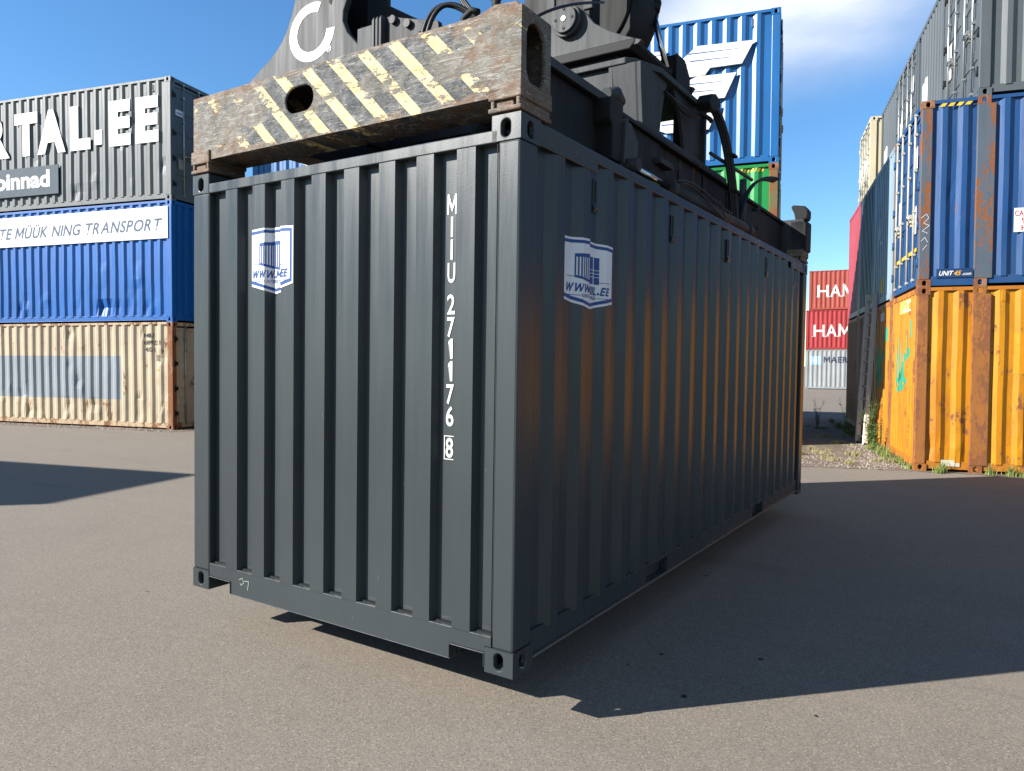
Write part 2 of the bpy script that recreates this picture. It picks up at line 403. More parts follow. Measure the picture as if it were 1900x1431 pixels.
def panel(P, z0, z1, face, name, mat, parent, dents=0., seed=0, nz=None, band=None):
    b = MB(); nz = nz or (12 if dents else 1); rnd = random.Random(seed)
    dl = [(rnd.uniform(P[0][0], P[-1][0]), rnd.choice([rnd.uniform(z0, z1), rnd.uniform(z0, z0+.7)]), rnd.uniform(.04, .16), rnd.uniform(-.02, .035)*dents) for _ in range(int((P[-1][0]-P[0][0])*6*dents))]
    zs = [z0+(z1-z0)*k/nz for k in range(nz+1)]
    if band:
        zs = sorted(zs+[band[2], band[3]]); P = sorted(P+[(band[1], pdepth(P, band[1]))])
    nz = len(zs)-1; cols = []
    for (uu, d) in P:
        col = []
        for k in range(nz+1):
            z = zs[k]; dd = d; du = 0
            if dents:
                du = (math.sin(z*3.1+uu*1.7+seed)*.004+math.sin(z*9+uu*5)*.0015)*dents
                if 0 < k < nz:
                    for (a, c, r_, h_) in dl:
                        q = ((uu-a)**2+(z-c)**2)/(r_*r_)
                        if q < 4: dd += h_*math.exp(-q)
            col.append(b.b.verts.new(face(uu+du, z, dd)))
        cols.append(col)
    for A, B in zip(cols, cols[1:]):
        for k in range(nz):
            f_ = b.b.faces.new((A[k], B[k], B[k+1], A[k+1]))
            if band and band[0] < f_.calc_center_median().x < band[1] and band[2] < f_.calc_center_median().z < band[3]: f_.material_index = 1
    c = sum((v.co for v in b.b.verts), Vector())/len(b.b.verts)
    o = b.obj(name, mat, parent)
    if band: o.data.materials.append(band[4])
    return o

CW, CL_, CH = .162, .178, .118
def casting(parent, x, y, z, sx, sy, top, mat, k=1.0):
    """corner casting: x,y,z = outer corner; sx, sy point inwards; hollow block with oval holes"""
    b = MB(); L, Wd, H = CL_, CW, CH
    x0, x1 = sorted((x, x+sx*L)); y0, y1 = sorted((y, y+sy*Wd)); z0 = z
    # outer x face
    hz = .062 if not top else .056
    if sx > 0: b.holed((x0, y1, z0), (0, -1, 0), (0, 0, 1), Wd, H, (Wd/2, hz, .026, .040), .03)
    else: b.holed((x1, y0, z0), (0, 1, 0), (0, 0, 1), Wd, H, (Wd/2, hz, .026, .040), .03)
    if sy > 0: b.holed((x0, y0, z0), (1, 0, 0), (0, 0, 1), L, H, (L/2, hz, .030, .040), .03)
    else: b.holed((x1, y1, z0), (-1, 0, 0), (0, 0, 1), L, H, (L/2, hz, .030, .040), .03)
    # inner walls and floor / lid as plain faces
    xi = x1 if sx > 0 else x0; yi = y1 if sy > 0 else y0
    q = b.b
    def fc(*p): q.faces.new([q.verts.new(a) for a in p])
    fc((xi, y0, z0), (xi, y1, z0), (xi, y1, z0+H), (xi, y0, z0+H)); fc((x0, yi, z0), (x1, yi, z0), (x1, yi, z0+H), (x0, yi, z0+H))
    if top:
        b.holed((x0, y0, z0+H), (1, 0, 0), (0, 1, 0), x1-x0, y1-y0, ((x1-x0)/2, (y1-y0)/2, .06, .032), .028)
        fc((x0, y0, z0), (x1, y0, z0), (x1, y1, z0), (x0, y1, z0))
    else:
        b.holed((x0, y1, z0), (1, 0, 0), (0, -1, 0), x1-x0, y1-y0, ((x1-x0)/2, (y1-y0)/2, .06, .032), .028)
        fc((x0, y0, z0+H), (x1, y0, z0+H), (x1, y1, z0+H), (x0, y1, z0+H))
    bmesh.ops.remove_doubles(q, verts=q.verts[:], dist=1e-5)
    bmesh.ops.recalc_face_normals(q, faces=q.faces[:])
    return b.obj('corner_casting', mat, parent, .006 if k >= 1 else 0)

def doors(root, L, Wd, H, atx, mat, rodm, seed=0, lab=True, inset=.0):
    """two doors in the end at x = 0 (atx=0) or x = L; each with bars, handles; hinges on the posts"""
    sg = 1 if atx == 0 else -1
    X = lambda d: (d if atx == 0 else L-d)      # d = depth inwards
    def bx(b, d0, d1, y0, y1, z0, z1): b.box(min(X(d0), X(d1)), max(X(d0), X(d1)), y0, y1, z0, z1)
    y0, y1 = .11, Wd-.11; mid = Wd/2
    for s_, (a, c) in enumerate(((y0, mid-.006), (mid+.006, y1))):
        b = MB(); z0, z1 = .17, H-.13
        bx(b, .035, .06, a, c, z0, z1)
        # frame and pressed bands
        for zz in (z0, z1-.07): bx(b, .016, .035, a, c, zz, zz+.07)
        for yy in (a, c-.06): bx(b, .016, .035, yy, yy+.06, z0+.07, z1-.07)
        nb = 5
        for k in range(nb-1):
            zc = z0+.07+(z1-z0-.14)*(k+1)/nb; bx(b, .022, .035, a+.06, c-.06, zc-.09, zc+.09)
        d = b.obj('door', mat, root, .004)
        for t in (.27, .73):
            yy = a+(c-a)*t; b = MB()
            b.tube([(X(-.012), yy, .12), (X(-.012), yy, H-.08)], .017, 8)
            for zz in (.14, .55, 1.25, 1.9, H-.42, H-.11): bx(b, -.03, .02, yy-.032, yy+.032, zz, zz+.035)
            rod = b.obj('locking_bar', rodm, d)
            b = MB(); zz = 1.1+.12*(t > .5); sgn = -1 if t > .5 else 1
            b.tube([(X(-.035), yy, zz), (X(-.045), yy+sgn*.14, zz+.02), (X(-.04), yy+sgn*.30, zz-.03)], [.012, .014, .012], 6)
            bx(b, -.03, .016, yy+sgn*.2-.03, yy+sgn*.2+.03, zz-.05, zz+.05)
            b.obj('handle', rodm, rod)
        yh = a if s_ == 0 else c
        for zz in (.35, .95, 1.55, H-.45):
            b = MB(); bx(b, -.012, .03, yh-.055, yh+.055, zz, zz+.09); b.tube([(X(-.01), yh-.04*(1 if s_ == 0 else -1), zz-.03), (X(-.01), yh-.04*(1 if s_ == 0 else -1), zz+.12)], .014, 6)
            b.obj('hinge', MT['black'] if seed % 2 else mat, d)

class Box_:
    pass
def container(name, label, L, H, mat, loc, rz, group=None, cat='shipping container', Wd=2.438, rail=None, post=None, castm=None,
              end0='corr', endL='corr', dents=0., mid45=False, seed=0, notch=False, vents=(), rodm=None, first0=None, detail=1.0, rot=None,
              band=None):
    root = empty(name, label, cat, loc, rz, group)
    if rot: root.rotation_euler = rot
    rail = rail or mat; post = post or rail; castm = castm or post; rodm = rodm or MT['steel']
    C = Box_(); C.root = root; C.L, C.H, C.W = L, H, Wd
    for z, top in ((0, False), (H-CH, True)):
        for x, sx in ((0, 1), (L, -1)):
            for y, sy in ((0, 1), (Wd, -1)):
                casting(root, x, y, z, sx, sy, top, castm, detail)
        if mid45:
            for x in (.762, L-.762-CL_):
                for y, sy in ((-.002, 1), (Wd+.002, -1)): casting(root, x, y, z, 1, sy, top, castm, detail)
    pw = .123 if notch else .13
    for x, sx in ((0, 1), (L, -1)):
        for y, sy in ((0, 1), (Wd, -1)):
            a = (x, x+sx*.16); wdt = pw if not (notch and sy < 0) else .162
            c = (y+sy*.002, y+sy*wdt)
            b = MB(); b.box(min(a)+(.002 if sx > 0 else 0), max(a)-(.002 if sx < 0 else 0), min(c), max(c), CH, H-CH)
            b.obj('corner_post', post, root, .012 if detail >= 1 else .006)
    if mid45:
        for x in (.762, L-.762-.25):
            for (ya, yb) in ((-.004, .06), (Wd-.06, Wd+.004)):
                b = MB(); b.box(x, x+.25 if x < L/2 else x+.25, ya, yb, CH, H-CH); b.obj('intermediate_post', post, root, .01)
    # rails
    ra, rb = CL_, L-CL_
    for sy in (0, 1):
        Y = lambda d: d if sy == 0 else Wd-d
        def yb(d0, d1): return min(Y(d0), Y(d1)), max(Y(d0), Y(d1))
        b = MB(); b.box(ra, rb, *yb(.004, .064), H-.06, H-.004)
        if notch:
            for a, c in ((ra, .78), (L-.78, rb)): b.box(a, c, *yb(.002, .010), H-.112, H-.0595)
        b.obj('top_rail', rail, root, .004)
        b = MB(); zt, zb = .165, .050
        segs = [(ra, rb)]
        if notch or L < 7: segs = [(ra, 1.60), (1.97, L-1.97), (L-1.60, rb)]
        for a, c in segs: b.box(a, c, *yb(.020, .028), zb, zt)
        b.box(ra, rb, *yb(.012, .075), zb-.006, zb); b.box(ra, rb, *yb(.0205, .075), zt-.02, zt+.0)
        if len(segs) > 1:
            for a, c in ((1.60, 1.97), (L-1.97, L-1.60)):
                b.box(a, c, *yb(.075, .08), zb, zt-.02); b.box(a, a+.006, *yb(.028, .075), zb, zt-.02); b.box(c-.006, c, *yb(.028, .075), zb, zt-.02)
        br_ = b.obj('bottom_rail', rail, root, .002)
        if notch: b = MB(); b.box(ra, rb, *yb(.006, .020), zb-.012, zb-.004); b.obj('rail_lip', MT['dusty'], br_, .001)
    for e, kind in ((0, end0), (1, endL)):
        X = lambda d: d if e == 0 else L-d
        def xb(d0, d1): return min(X(d0), X(d1)), max(X(d0), X(d1))
        b = MB(); b.box(*xb(.0, .06), CW if not notch else .124, Wd-CW, *((H-.122, H-.064) if notch else (H-.092, H-.004))); b.obj('top_rail', rail, root, .005)
        b = MB()
        if notch and e == 0:
            ny0, ny1 = .37, Wd-.37
            pts = [(.124, .168), (.124, .12), (CW, .12), (CW, .09), (ny0, .09), (ny0, .014), (ny1, .014), (ny1, .09), (Wd-CW, .09), (Wd-CW, .168)]
            b.prism(pts, 'x', .004, .012); b.box(.004, .09, .124, Wd-CW, .162, .1695)
            for a, c in ((CW, ny0), (ny1, Wd-CW)):
                b.box(-.002, .10, a, c, .084, .0895)
            b.box(-.002, .10, ny0, ny0+.006, .014, .0895); b.box(-.002, .10, ny1-.006, ny1, .014, .0895)
            b.box(-.002, .06, CW+.0005, CW+.006, .02, .089)
            b.box(.006, .12, ny0, ny1, .0085, .014)
        else:
            b.box(*xb(.004, .06), CW, Wd-CW, .045, .17); b.box(*xb(.005, .06), pw, CW, CH+.001, .17); b.box(*xb(.005, .06), Wd-CW, Wd-pw, CH+.001, .17)
        b.obj('bottom_rail', rail, root, .003)
        if kind == 'door': doors(root, L, Wd, H, 0 if e == 0 else 1, mat, rodm, seed)
        else:
            P = prof_end(pw-.01, Wd-(.15 if (notch) else pw-.01), first0 if e == 0 and first0 else None)
            z0e = .165
            o = panel(P, z0e, H-(.118 if notch else .088), (lambda u_, z, d: (d, Wd-u_ if False else u_, z)) if e == 0 else (lambda u_, z, d: (L-d, u_, z)), 'end_panel', mat, root, dents*.7, seed+3)
            if e == 0: C.P0 = P
            else: C.PL = P
            # the wall's outline closing strips
    P = prof_side(.14, L-.14); C.P = P
    C.face = lambda u_, z, d: (u_, d, z); C.face0 = lambda u_, z, d: (d, u_, z); C.faceL = lambda u_, z, d: (L-d, u_, z)
    panel(P, .150, H-.058, C.face, 'side_panel', mat, root, dents, seed, band=band)
    panel(P, .150, H-.058, lambda u_, z, d: (u_, Wd-d, z), 'side_panel', mat, root, 0, seed+1)
    dz_ = -.045 if notch else 0
    b = MB(); b.box(.05, L-.05, .05, Wd-.05, H-.03+dz_, H-.012+dz_)
    for k in range(int(L/.42)): b.box(.25+k*.42, .41+k*.42, .12, Wd-.12, H-.012+dz_, H-.004+dz_)
    b.obj('roof_panel', mat, root)
    b = MB(); b.box(.03, L-.03, .06, Wd-.06, .15, .178)
    for k in range(int(L/.32)): b.box(.2+k*.32, .24+k*.32, .076, Wd-.076, .062, .15)
    b.obj('floor_panel', MT['black'], root)
    for v in vents:
        b = MB(); d = pdepth(P, v)
        b.box(v-.024, v+.024, d-.007, d, H-.30, H-.13); b.prism([(d-.007, H-.265), (d-.020, H-.29), (d-.007, H-.315), (d, H-.315), (d, H-.265)], 'x', v-.024, v+.024)
        vo = b.obj('vent', rail, root, .004)
        b = MB()
        b.box(v-.018, v+.010, d-.0090, d-.0071, H-.26, H-.14)
        b.obj('louvre', MT['black'], vo)
    return C
def decal(C, b, u0, z0, name, mat, where='side', eps=.003, label=None, arc=False, flat=None, depth=0.):
    P, fc, mir = {'side': (C.P, C.face, False), 'end0': (getattr(C, 'P0', None) or [(0, .02), (C.W, .02)], C.face0, True), 'endL': (getattr(C, 'PL', None) or [(0, .02), (C.W, .02)], C.faceL, False)}[where]
    drape(b, P, u0, z0, fc, eps, mir, arc, flat)
    return b.obj(name, mat, C.root, label=label)

def stroke(pts, w_):
    out = []
    for (x0, y0), (x1, y1) in zip(pts, pts[1:]):
        dx, dy = x1-x0, y1-y0; l = math.hypot(dx, dy)+1e-9; nx, ny = -dy/l*w_/2, dx/l*w_/2
        out.append([(x0+nx, y0+ny), (x0-nx, y0-ny), (x1-nx, y1-ny), (x1+nx, y1+ny)])
    return out
def emblem(C, u0, z0, where, w, h, arc=True, rev=False):
    """shield sticker: white ground, blue border, little container, web address"""
    def sh(k):  # inset k
        return [(k, .135*h+k*1.0), (w/2, k*1.1), (w-k, .135*h+k), (w-k, h-.03*h-k), (w/2, h-k*1.0), (k, h-.03*h-k)]
    wbm = poly_bm(sh(0)); decal(C, wbm, u0, z0, 'sticker', MT['white'], where, .003, arc=arc)
    out, inn = sh(.012), sh(.028); b = MB()
    for i in range(6):
        j = (i+1) % 6
        b.b.faces.new([b.b.verts.new((*q, 0)) for q in (out[i], out[j], inn[j], inn[i])])
    # container pictogram
    X = lambda t: t*w; Y = lambda t: t*h
    rec = []
    rec.append([(X(.22), Y(.76)), (X(.55), Y(.80)), (X(.55), Y(.745)), (X(.22), Y(.715))])
    rec.append([(X(.22), Y(.47)), (X(.55), Y(.40)), (X(.55), Y(.36)), (X(.22), Y(.435))])
    for k in range(9):
        t = .22+.33*k/9; s_ = (t-.22)/.33
        rec.append([(X(t), Y(.715+.03*s_)), (X(t+.017), Y(.715+.03*s_)), (X(t+.017), Y(.47-.07*s_)), (X(t), Y(.47-.07*s_))])
    rec += [rect(X(.55), X(.565), Y(.36), Y(.80))]
    for (a, c) in ((.565, .645), (.665, .745)):
        rec += [rect(X(a), X(c), Y(y0), Y(y1)) for y0, y1 in ((.39, .49), (.50, .54), (.55, .59), (.60, .78))]
    rec += [rect(X(.10), X(.22), Y(.445), Y(.452)), rect(X(.745), X(.90), Y(.415), Y(.422)), rect(X(.10), X(.30), Y(.185), Y(.193)), rect(X(.72), X(.90), Y(.185), Y(.193))]
    for q in rec: b.b.faces.new([b.b.verts.new((x, y, 0)) for x, y in q])
    t = text_bm('WWW.MIIL.EE', .118*h, .035, .30, width=.80*w)
    b.add(t, Matrix.Translation((.10*w, .238*h, 0))); t.b.free()
    t = text_bm('KONTEINERITE MÜÜK', .05*h, .01, 0, width=.40*w)
    b.add(t, Matrix.Translation((.31*w, .165*h, 0))); t.b.free()
    bmesh.ops.triangulate(b.b, faces=b.b.faces[:])
    decal(C, b, u0, z0, 'sticker_print', MT['decalblue'], where, .0046, arc=arc)

# ------------------------------------------------------------------ ground
g_ = MB(); K = 24
g_.b.faces.new([g_.b.verts.new(p) for p in ((-400, -400, 0), (400, -400, 0), (400, 400, 0), (-400, 400, 0))])
o = g_.obj('ground', MT['asphalt']); o['kind'] = 'structure'
def patch(name, pts, z, mat, seed, jag=.12, n=8):
    rnd = random.Random(seed); out = []
    for i, p in enumerate(pts):
        q = pts[(i+1) % len(pts)]
        for k in range(n):
            t = k/n; x = p[0]+(q[0]-p[0])*t; y = p[1]+(q[1]-p[1])*t
            out.append((x+rnd.uniform(-jag, jag), y+rnd.uniform(-jag, jag)))
    b = MB(); b.b.faces.new([b.b.verts.new((x, y, z)) for x, y in out]); bmesh.ops.triangulate(b.b, faces=b.b.faces[:])
    o = b.obj(name, mat); o['kind'] = 'structure'; return o
RSX, RSY, RSA = .784, 10.470, .2521
LSX, LSY, LSA = -14.624, 7.587, .2491
BSX, BSY, BSA = -1.686, 11.759, .222
def RW(u_, v, z=0): return Vector((RSX+math.cos(RSA)*u_-math.sin(RSA)*v, RSY+math.sin(RSA)*u_+math.cos(RSA)*v, z))
def LW(u_, v, z=0): return Vector((LSX+math.cos(LSA)*u_-math.sin(LSA)*v, LSY+math.sin(LSA)*u_+math.cos(LSA)*v, z))
patch('soil', [(-1.6, 9.62), (.1, 10.20), (.75, 10.36)] + [tuple(RW(*q)[:2]) for q in ((1.5, -.17), (6, -.17), (13, -.2), (13.5, 2), (4, 2.2), (1.2, 6), (.6, 11))] + [(-3.4, 21.5), (-4.5, 16), (-3.2, 12)], .004, MT['soil'], 3, .06, 14)
patch('soil', [tuple(LW(*q)[:2]) for q in ((-13, -.5), (-6, -.42), (-1, -.35), (.5, -.3), (.6, 2.2), (-13, 2.2))], .004, MT['soil'], 5, .07, 20)

rnd = random.Random(31); b = MB()
for (x, y) in [(.25, 1.2), (.75, 1.45), (.15, .95), (-.05, 2.9), (1.15, .9), (1.5, 2.6), (.9, 2.9), (.55, .75), (2.2, 3.6), (-3.3, .2), (2.6, -.6)]+[(rnd.uniform(-8, 5), rnd.uniform(-2, 8)) for _ in range(5)]:
    r_ = rnd.uniform(.006, .016); n = 12
    b.b.faces.new([b.b.verts.new((x+r_*rnd.uniform(.7, 1.4)*math.cos(2*math.pi*k/n), y+r_*rnd.uniform(.7, 1.4)*math.sin(2*math.pi*k/n), .004)) for k in range(n)])
o = b.obj('oil_drips', plain('oil_drip', (.03, .026, .024), .5)); o['kind'] = 'stuff'; o['label'] = 'small dark oil drips scattered on the asphalt'; o['category'] = 'oil drips'

# ------------------------------------------------------------------ the hanging container
TX, TY, H0 = -.0097, -.0014, .2241
ROTM = (TY, -TX, math.pi/2)
from mathutils import Euler
MAINM = Matrix.Translation((0, 0, H0)) @ Matrix(((1, 0, -TX, 0), (0, 1, -TY, 0), (TX, TY, 1, 0), (0, 0, 0, 1))).to_3x3().normalized().to_4x4()
def tilt(o, rz=0):
    m = MAINM @ Matrix.Rotation(rz, 4, 'Z'); o.location = m.translation; o.rotation_euler = m.to_euler()
A = container('shipping_container', 'dark grey freshly painted container hanging just above the asphalt under the striped beam', 6.058, 2.591, MT['grey'], (0, 0, 0), 0,
              notch=True, first0=.252, dents=.1, vents=(.815, 1.96, 3.118, 4.288, 5.45), seed=1)
tilt(A.root, math.pi/2)
for ch in A.root.children:
    if ch.name.startswith('corner_casting') and ch.data.vertices: pass
# code on the end wall: upright column of letters, in the first recess from the right
z = 2.33-.02; hgt = .094
b = MB(); chars = ['M', 'I', 'I', 'U', None, '2', '7', '1', '1', '7', '6', None, '8']; pos = []
zz = 2.268
for c_ in chars:
    if c_ is None: zz -= .045 if c_ is None else 0; continue
    wdt = {'M': .056, 'I': .012, '1': .026}.get(c_, .046)
    if c_ in 'I1':
        t = poly_bm(rect(0, .013, 0, .098) if c_ == 'I' else [(.012, 0), (.026, 0), (.026, .098), (.014, .098), (.0, .084), (.0, .070), (.012, .080)])
    else: t = text_bm(c_, .098, .012, 0, width=wdt) if c_ == 'M' else text_bm(c_, .098, .015, 0, width=wdt)
    b.add(t, Matrix.Translation((-wdt/2, zz-.092, 0))); t.b.free()
    if c_ == '8': zl = zz-.092
    zz -= .1095
fr = []
for (x0, x1, y0, y1) in ((-.033, .033, zl-.013, zl-.009), (-.033, .033, zl+.101, zl+.105), (-.033, -.029, zl-.009, zl+.101), (.029, .033, zl-.009, zl+.101)):
    b.b.faces.new([b.b.verts.new((x, y, 0)) for x, y in rect(x0, x1, y0, y1)])
decal(A, b, .419, 0, 'lettering', MT['textwhite'], 'end0', .003)
emblem(A, 1.876, 1.835, 'end0', .450, .385)
emblem(A, .462, 1.745, 'side', .570, .375)
rnd = random.Random(12); q_ = []
for k in range(26):
    x, y = rnd.uniform(.02, 2.4), rnd.choice([rnd.uniform(.03, .16), rnd.uniform(.2, 2.4)]); a = rnd.uniform(1.0, 2.1); l = rnd.uniform(.01, .05)
    q_.append([(x, y), (x+.0016, y), (x+.0016+l*math.cos(a), y+l*math.sin(a)), (x+l*math.cos(a), y+l*math.sin(a))])
b = poly_bm(*q_)
for v in b.b.verts: v.co.x = -v.co.x
SCF = plain('rubbed_primer', (.17, .18, .18), .7)
decal(A, b, 0, 0, 'scuff', SCF, 'end0', .0025)['kind'] = 'stuff'
b = poly_bm(*stroke([(0, .03), (.03, .045), (.045, .02), (.02, .0), (.01, .01)], .004), *stroke([(.05, .03), (.09, .035), (.08, -.02)], .004)); decal(A, b, 1.98, .085, 'chalk_mark', plain('chalk', (.35, .37, .33), .9), 'end0', .0025, flat=.004)
q_ = []
for k in range(46):
    x, y = rnd.uniform(.02, 5.9), rnd.uniform(.2, 2.4) if k % 3 else rnd.uniform(.1, .16); l = rnd.uniform(.01, .07); a = rnd.uniform(1.2, 1.9)
    q_.append([(x, y), (x+.0016, y), (x+.0016+l*math.cos(a), y+l*math.sin(a)), (x+l*math.cos(a), y+l*math.sin(a))])
decal(A, poly_bm(*q_), 0, 0, 'scuff', SCF, 'side', .0025)['kind'] = 'stuff'
# weld seams & door-end marks
b = MB(); b.box(-.0015, .004, .1215, .1245, .13, 2.46); b.obj('weld_seam', MT['black'], A.root)
b = MB(); b.box(.034, .038, 0.0, .001, 0, .001); b.b.free()

# ------------------------------------------------------------------ spreader (local frame of the hanging container)
SP = empty('spreader', 'lifting spreader with worn yellow striped end beam gripping the grey container from above', 'container spreader'); tilt(SP)
def endbeam(y0, y1, front, mat):
    b = MB(); z0, z1 = 2.675, 3.065; x0, x1 = -2.43, -.004; s_ = 1 if front else -1
    T = .014
    yo, yi = (y0, y1) if front else (y1, y0)
    # outer face with the oval hole, ends with tall oval, top, bottom, back
    if front: b.holed((x0, y0, z0), (1, 0, 0), (0, 0, 1), x1-x0, z1-z0, (2.43-1.465, .225, .112, .070), .010)
    else: b.holed((x1, y1, z0), (-1, 0, 0), (0, 0, 1), x1-x0, z1-z0, (1.44, .225, .105, .078), .02)
    b.holed((x1, y0, z0), (0, 1, 0), (0, 0, 1), y1-y0, z1-z0, ((y1-y0)/2, .20, .082, .145), .02)
    b.holed((x0, y1, z0), (0, -1, 0), (0, 0, 1), y1-y0, z1-z0, ((y1-y0)/2, .20, .082, .145), .02)
    q = b.b
    def fc(*p): q.faces.new([q.verts.new(a) for a in p])
    fc((x0, y0, z1), (x1, y0, z1), (x1, y1, z1), (x0, y1, z1)); fc((x0, y0, z0), (x1, y0, z0), (x1, y1, z0), (x0, y1, z0))
    yb = y1 if front else y0; fc((x0, yb, z0), (x1, yb, z0), (x1, yb, z1), (x0, yb, z1))
    bmesh.ops.remove_doubles(q, verts=q.verts[:], dist=1e-5); bmesh.ops.recalc_face_normals(q, faces=q.faces[:])
    bm_o = b.obj('end_beam', mat, SP, .016, seg=3)
    # twistlock housing and twistlock at each end of the beam
    for xs_, dirx in ((x1, -1), (x0, 1)):
        b = MB(); xa, xb = sorted((xs_+.010*(-dirx), xs_+dirx*.17))
        b.box(xa, xb, y0-.012, y1+.004, 2.655, 2.735); b.box(xa+.012, xb-.05, y0+.004, y1-.02, 2.62, 2.655)
        b.box(xa, xb, y0-.012, y1+.004, 2.600, 2.622)
        for px_ in (xa+.012, xb-.03): b.box(px_, px_+.02, y0-.008, y1, 2.615, 2.66)
        h = b.obj('twistlock_housing', MT['wornsteel'], SP, .006)
        b = MB(); b.tube([((xa+xb)/2, (y0+y1)/2-.04*s_, 2.54), ((xa+xb)/2, (y0+y1)/2-.04*s_, 2.61)], .028, 12); b.obj('twistlock', MT['steel'], h)
    for k in range(3): b = MB(); b.box(-2.2+k*.75, -2.05+k*.75, y0+.04, y1-.04, z1, z1+.012); b.obj('beam_cover', MT['grease'], SP, .003)
    return bm_o
endbeam(.0, .262, True, MT['beam']); fb = endbeam(5.80, 6.062, False, MT['machine'])
# telescopic beams (channels) from each end beam into the main frame
for xs0, sg in ((-.205, -1), (-2.235, 1)):
    for (ya, yb2) in ((.262, 2.2), (3.86, 5.80)):
        b = MB(); X = lambda d: xs0+sg*d
        def xb(a_, c_): return min(X(a_), X(c_)), max(X(a_), X(c_))
        zl_ = 2.665 if sg < 0 else 2.80
        b.box(*xb(.0, .20), ya, yb2, 3.020, 3.050); b.box(*xb(.0, .20), ya, yb2, zl_, zl_+.03); b.box(*xb(.028, .045), ya, yb2, zl_+.03, 3.020)
        b.box(*xb(.15, .17), ya, yb2, zl_+.03, 3.02)
        b.obj('telescopic_beam', MT['grease'], SP, .004)
# fixed main frame: box either side, end collars, bolts
LITE, DARK, GRS_ = MT['machlight'], MT['machine'], MT['grease']
for xs0, sg in ((-.20, -1), (-2.24, 1)):
    X = lambda d: xs0+sg*d
    def xb(a_, c_): return min(X(a_), X(c_)), max(X(a_), X(c_))
    zf = 2.672 if sg < 0 else 2.80
    b = MB(); b.box(*xb(.03, .34), 1.30, 4.70, zf, zf+.028); b.box(*xb(.05, .07), 1.36, 4.70, zf+.028, 3.02); b.box(*xb(.30, .32), 1.36, 4.70, zf+.028, 3.02)
    b.box(*xb(.0, .34), 1.36, 4.70, 3.02, 3.045)
    b.obj('main_frame', GRS_, SP, .004)
    b = MB(); b.prism([(1.20, zf), (1.20, 2.86), (1.16, 2.90), (1.16, 3.03), (1.34, 3.03), (1.34, zf)], 'x', *xb(-.08, .05)); b.obj('end_collar', GRS_, SP, .01)
    b = MB(); b.prism([(1.34, 2.93), (1.42, 2.93), (1.53, 2.84), (1.50, 2.66), (1.36, 2.62), (1.32, 2.68)], 'x', *xb(-.10, -.06)); b.obj('cylinder_lug', LITE, SP, .006)
    for k, y in enumerate((2.05, 2.6, 3.15, 3.8, 4.3)):
        b = MB(); b.box(*xb(.036, .05), y, y+.018, zf+.028, 3.02); b.obj('rib', GRS_, SP, .002)
    for (y, z_) in ((1.40, 2.985), (1.45, 2.97), (1.50, 2.985), (1.38, 2.88), (1.44, 2.86), (1.50, 2.87), (1.56, 2.85), (4.62, 2.98), (4.62, 2.8)):
        b = MB(); xa, xc = xb(-.035, .03); b.tube([(xa, y, z_), (xc, y, z_)], .016, 6); b.tube([(xa, y, z_), (xa+.008*(-sg), y, z_)], .008, 8); b.obj('bolt', LITE, SP)
    for y, z0_, z1_ in ((1.72, 2.72, 2.88), (2.60, 2.93, 3.0)):
        b = MB(); b.box(*xb(.042, .0495), y, y+.035, z0_, z1_); b.obj('wear_marker', plain('dull_brass', (.30, .21, .07), .7), SP)
    b = MB(); b.box(*xb(-.02, .04), 2.10, 2.34, 2.86, 2.90); b.obj('guide_block', DARK, SP, .006)
    xc = -.075 if sg < 0 else -2.365
    b = MB(); b.tube([(xc, 2.02, 2.655), (xc, 3.85, 2.655)], .047, 14); b.tube([(xc, 1.96, 2.655), (xc, 2.05, 2.655)], .058, 14); b.tube([(xc, 3.82, 2.655), (xc, 3.95, 2.655)], .055, 12)
    cy = b.obj('hydraulic_cylinder', DARK, SP)
    b = MB(); b.tube([(xc, 1.40, 2.66), (xc, 1.97, 2.655)], .021, 14); b.obj('piston_rod', MT['rod'], cy)
    b = MB(); b.tube([(xc-.05, 1.37, 2.665), (xc+.05, 1.37, 2.665)], .042, 12); b.obj('clevis', DARK, cy)
for y in (1.40, 2.4, 3.5, 4.55): b = MB(); b.box(-1.98, -.48, y, y+.14, 2.84, 3.01); b.obj('cross_member', GRS_, SP, .004)
# top flange of each telescopic beam, painted paler to look sunlit, with rounded stop
for xs0, sg in ((-.19, -1), (-2.25, 1)):
    xa, xc = sorted((xs0, xs0+sg*.12))
    b = MB(); b.box(xa, xc, .262, 1.44, 3.051, 3.072); b.box(*(sorted((xs0+sg*-.004, xs0+sg*.012))), .262, 1.44, 3.020, 3.051); b.obj('flange', LITE, SP, .003)
    b = MB(); b.tube([(xs0+sg*.03, 1.30, 3.10), (xs0+sg*.03, 1.42, 3.13), (xs0+sg*.03, 1.52, 3.11)], [.035, .05, .03], 12); b.obj('stop', LITE, SP)
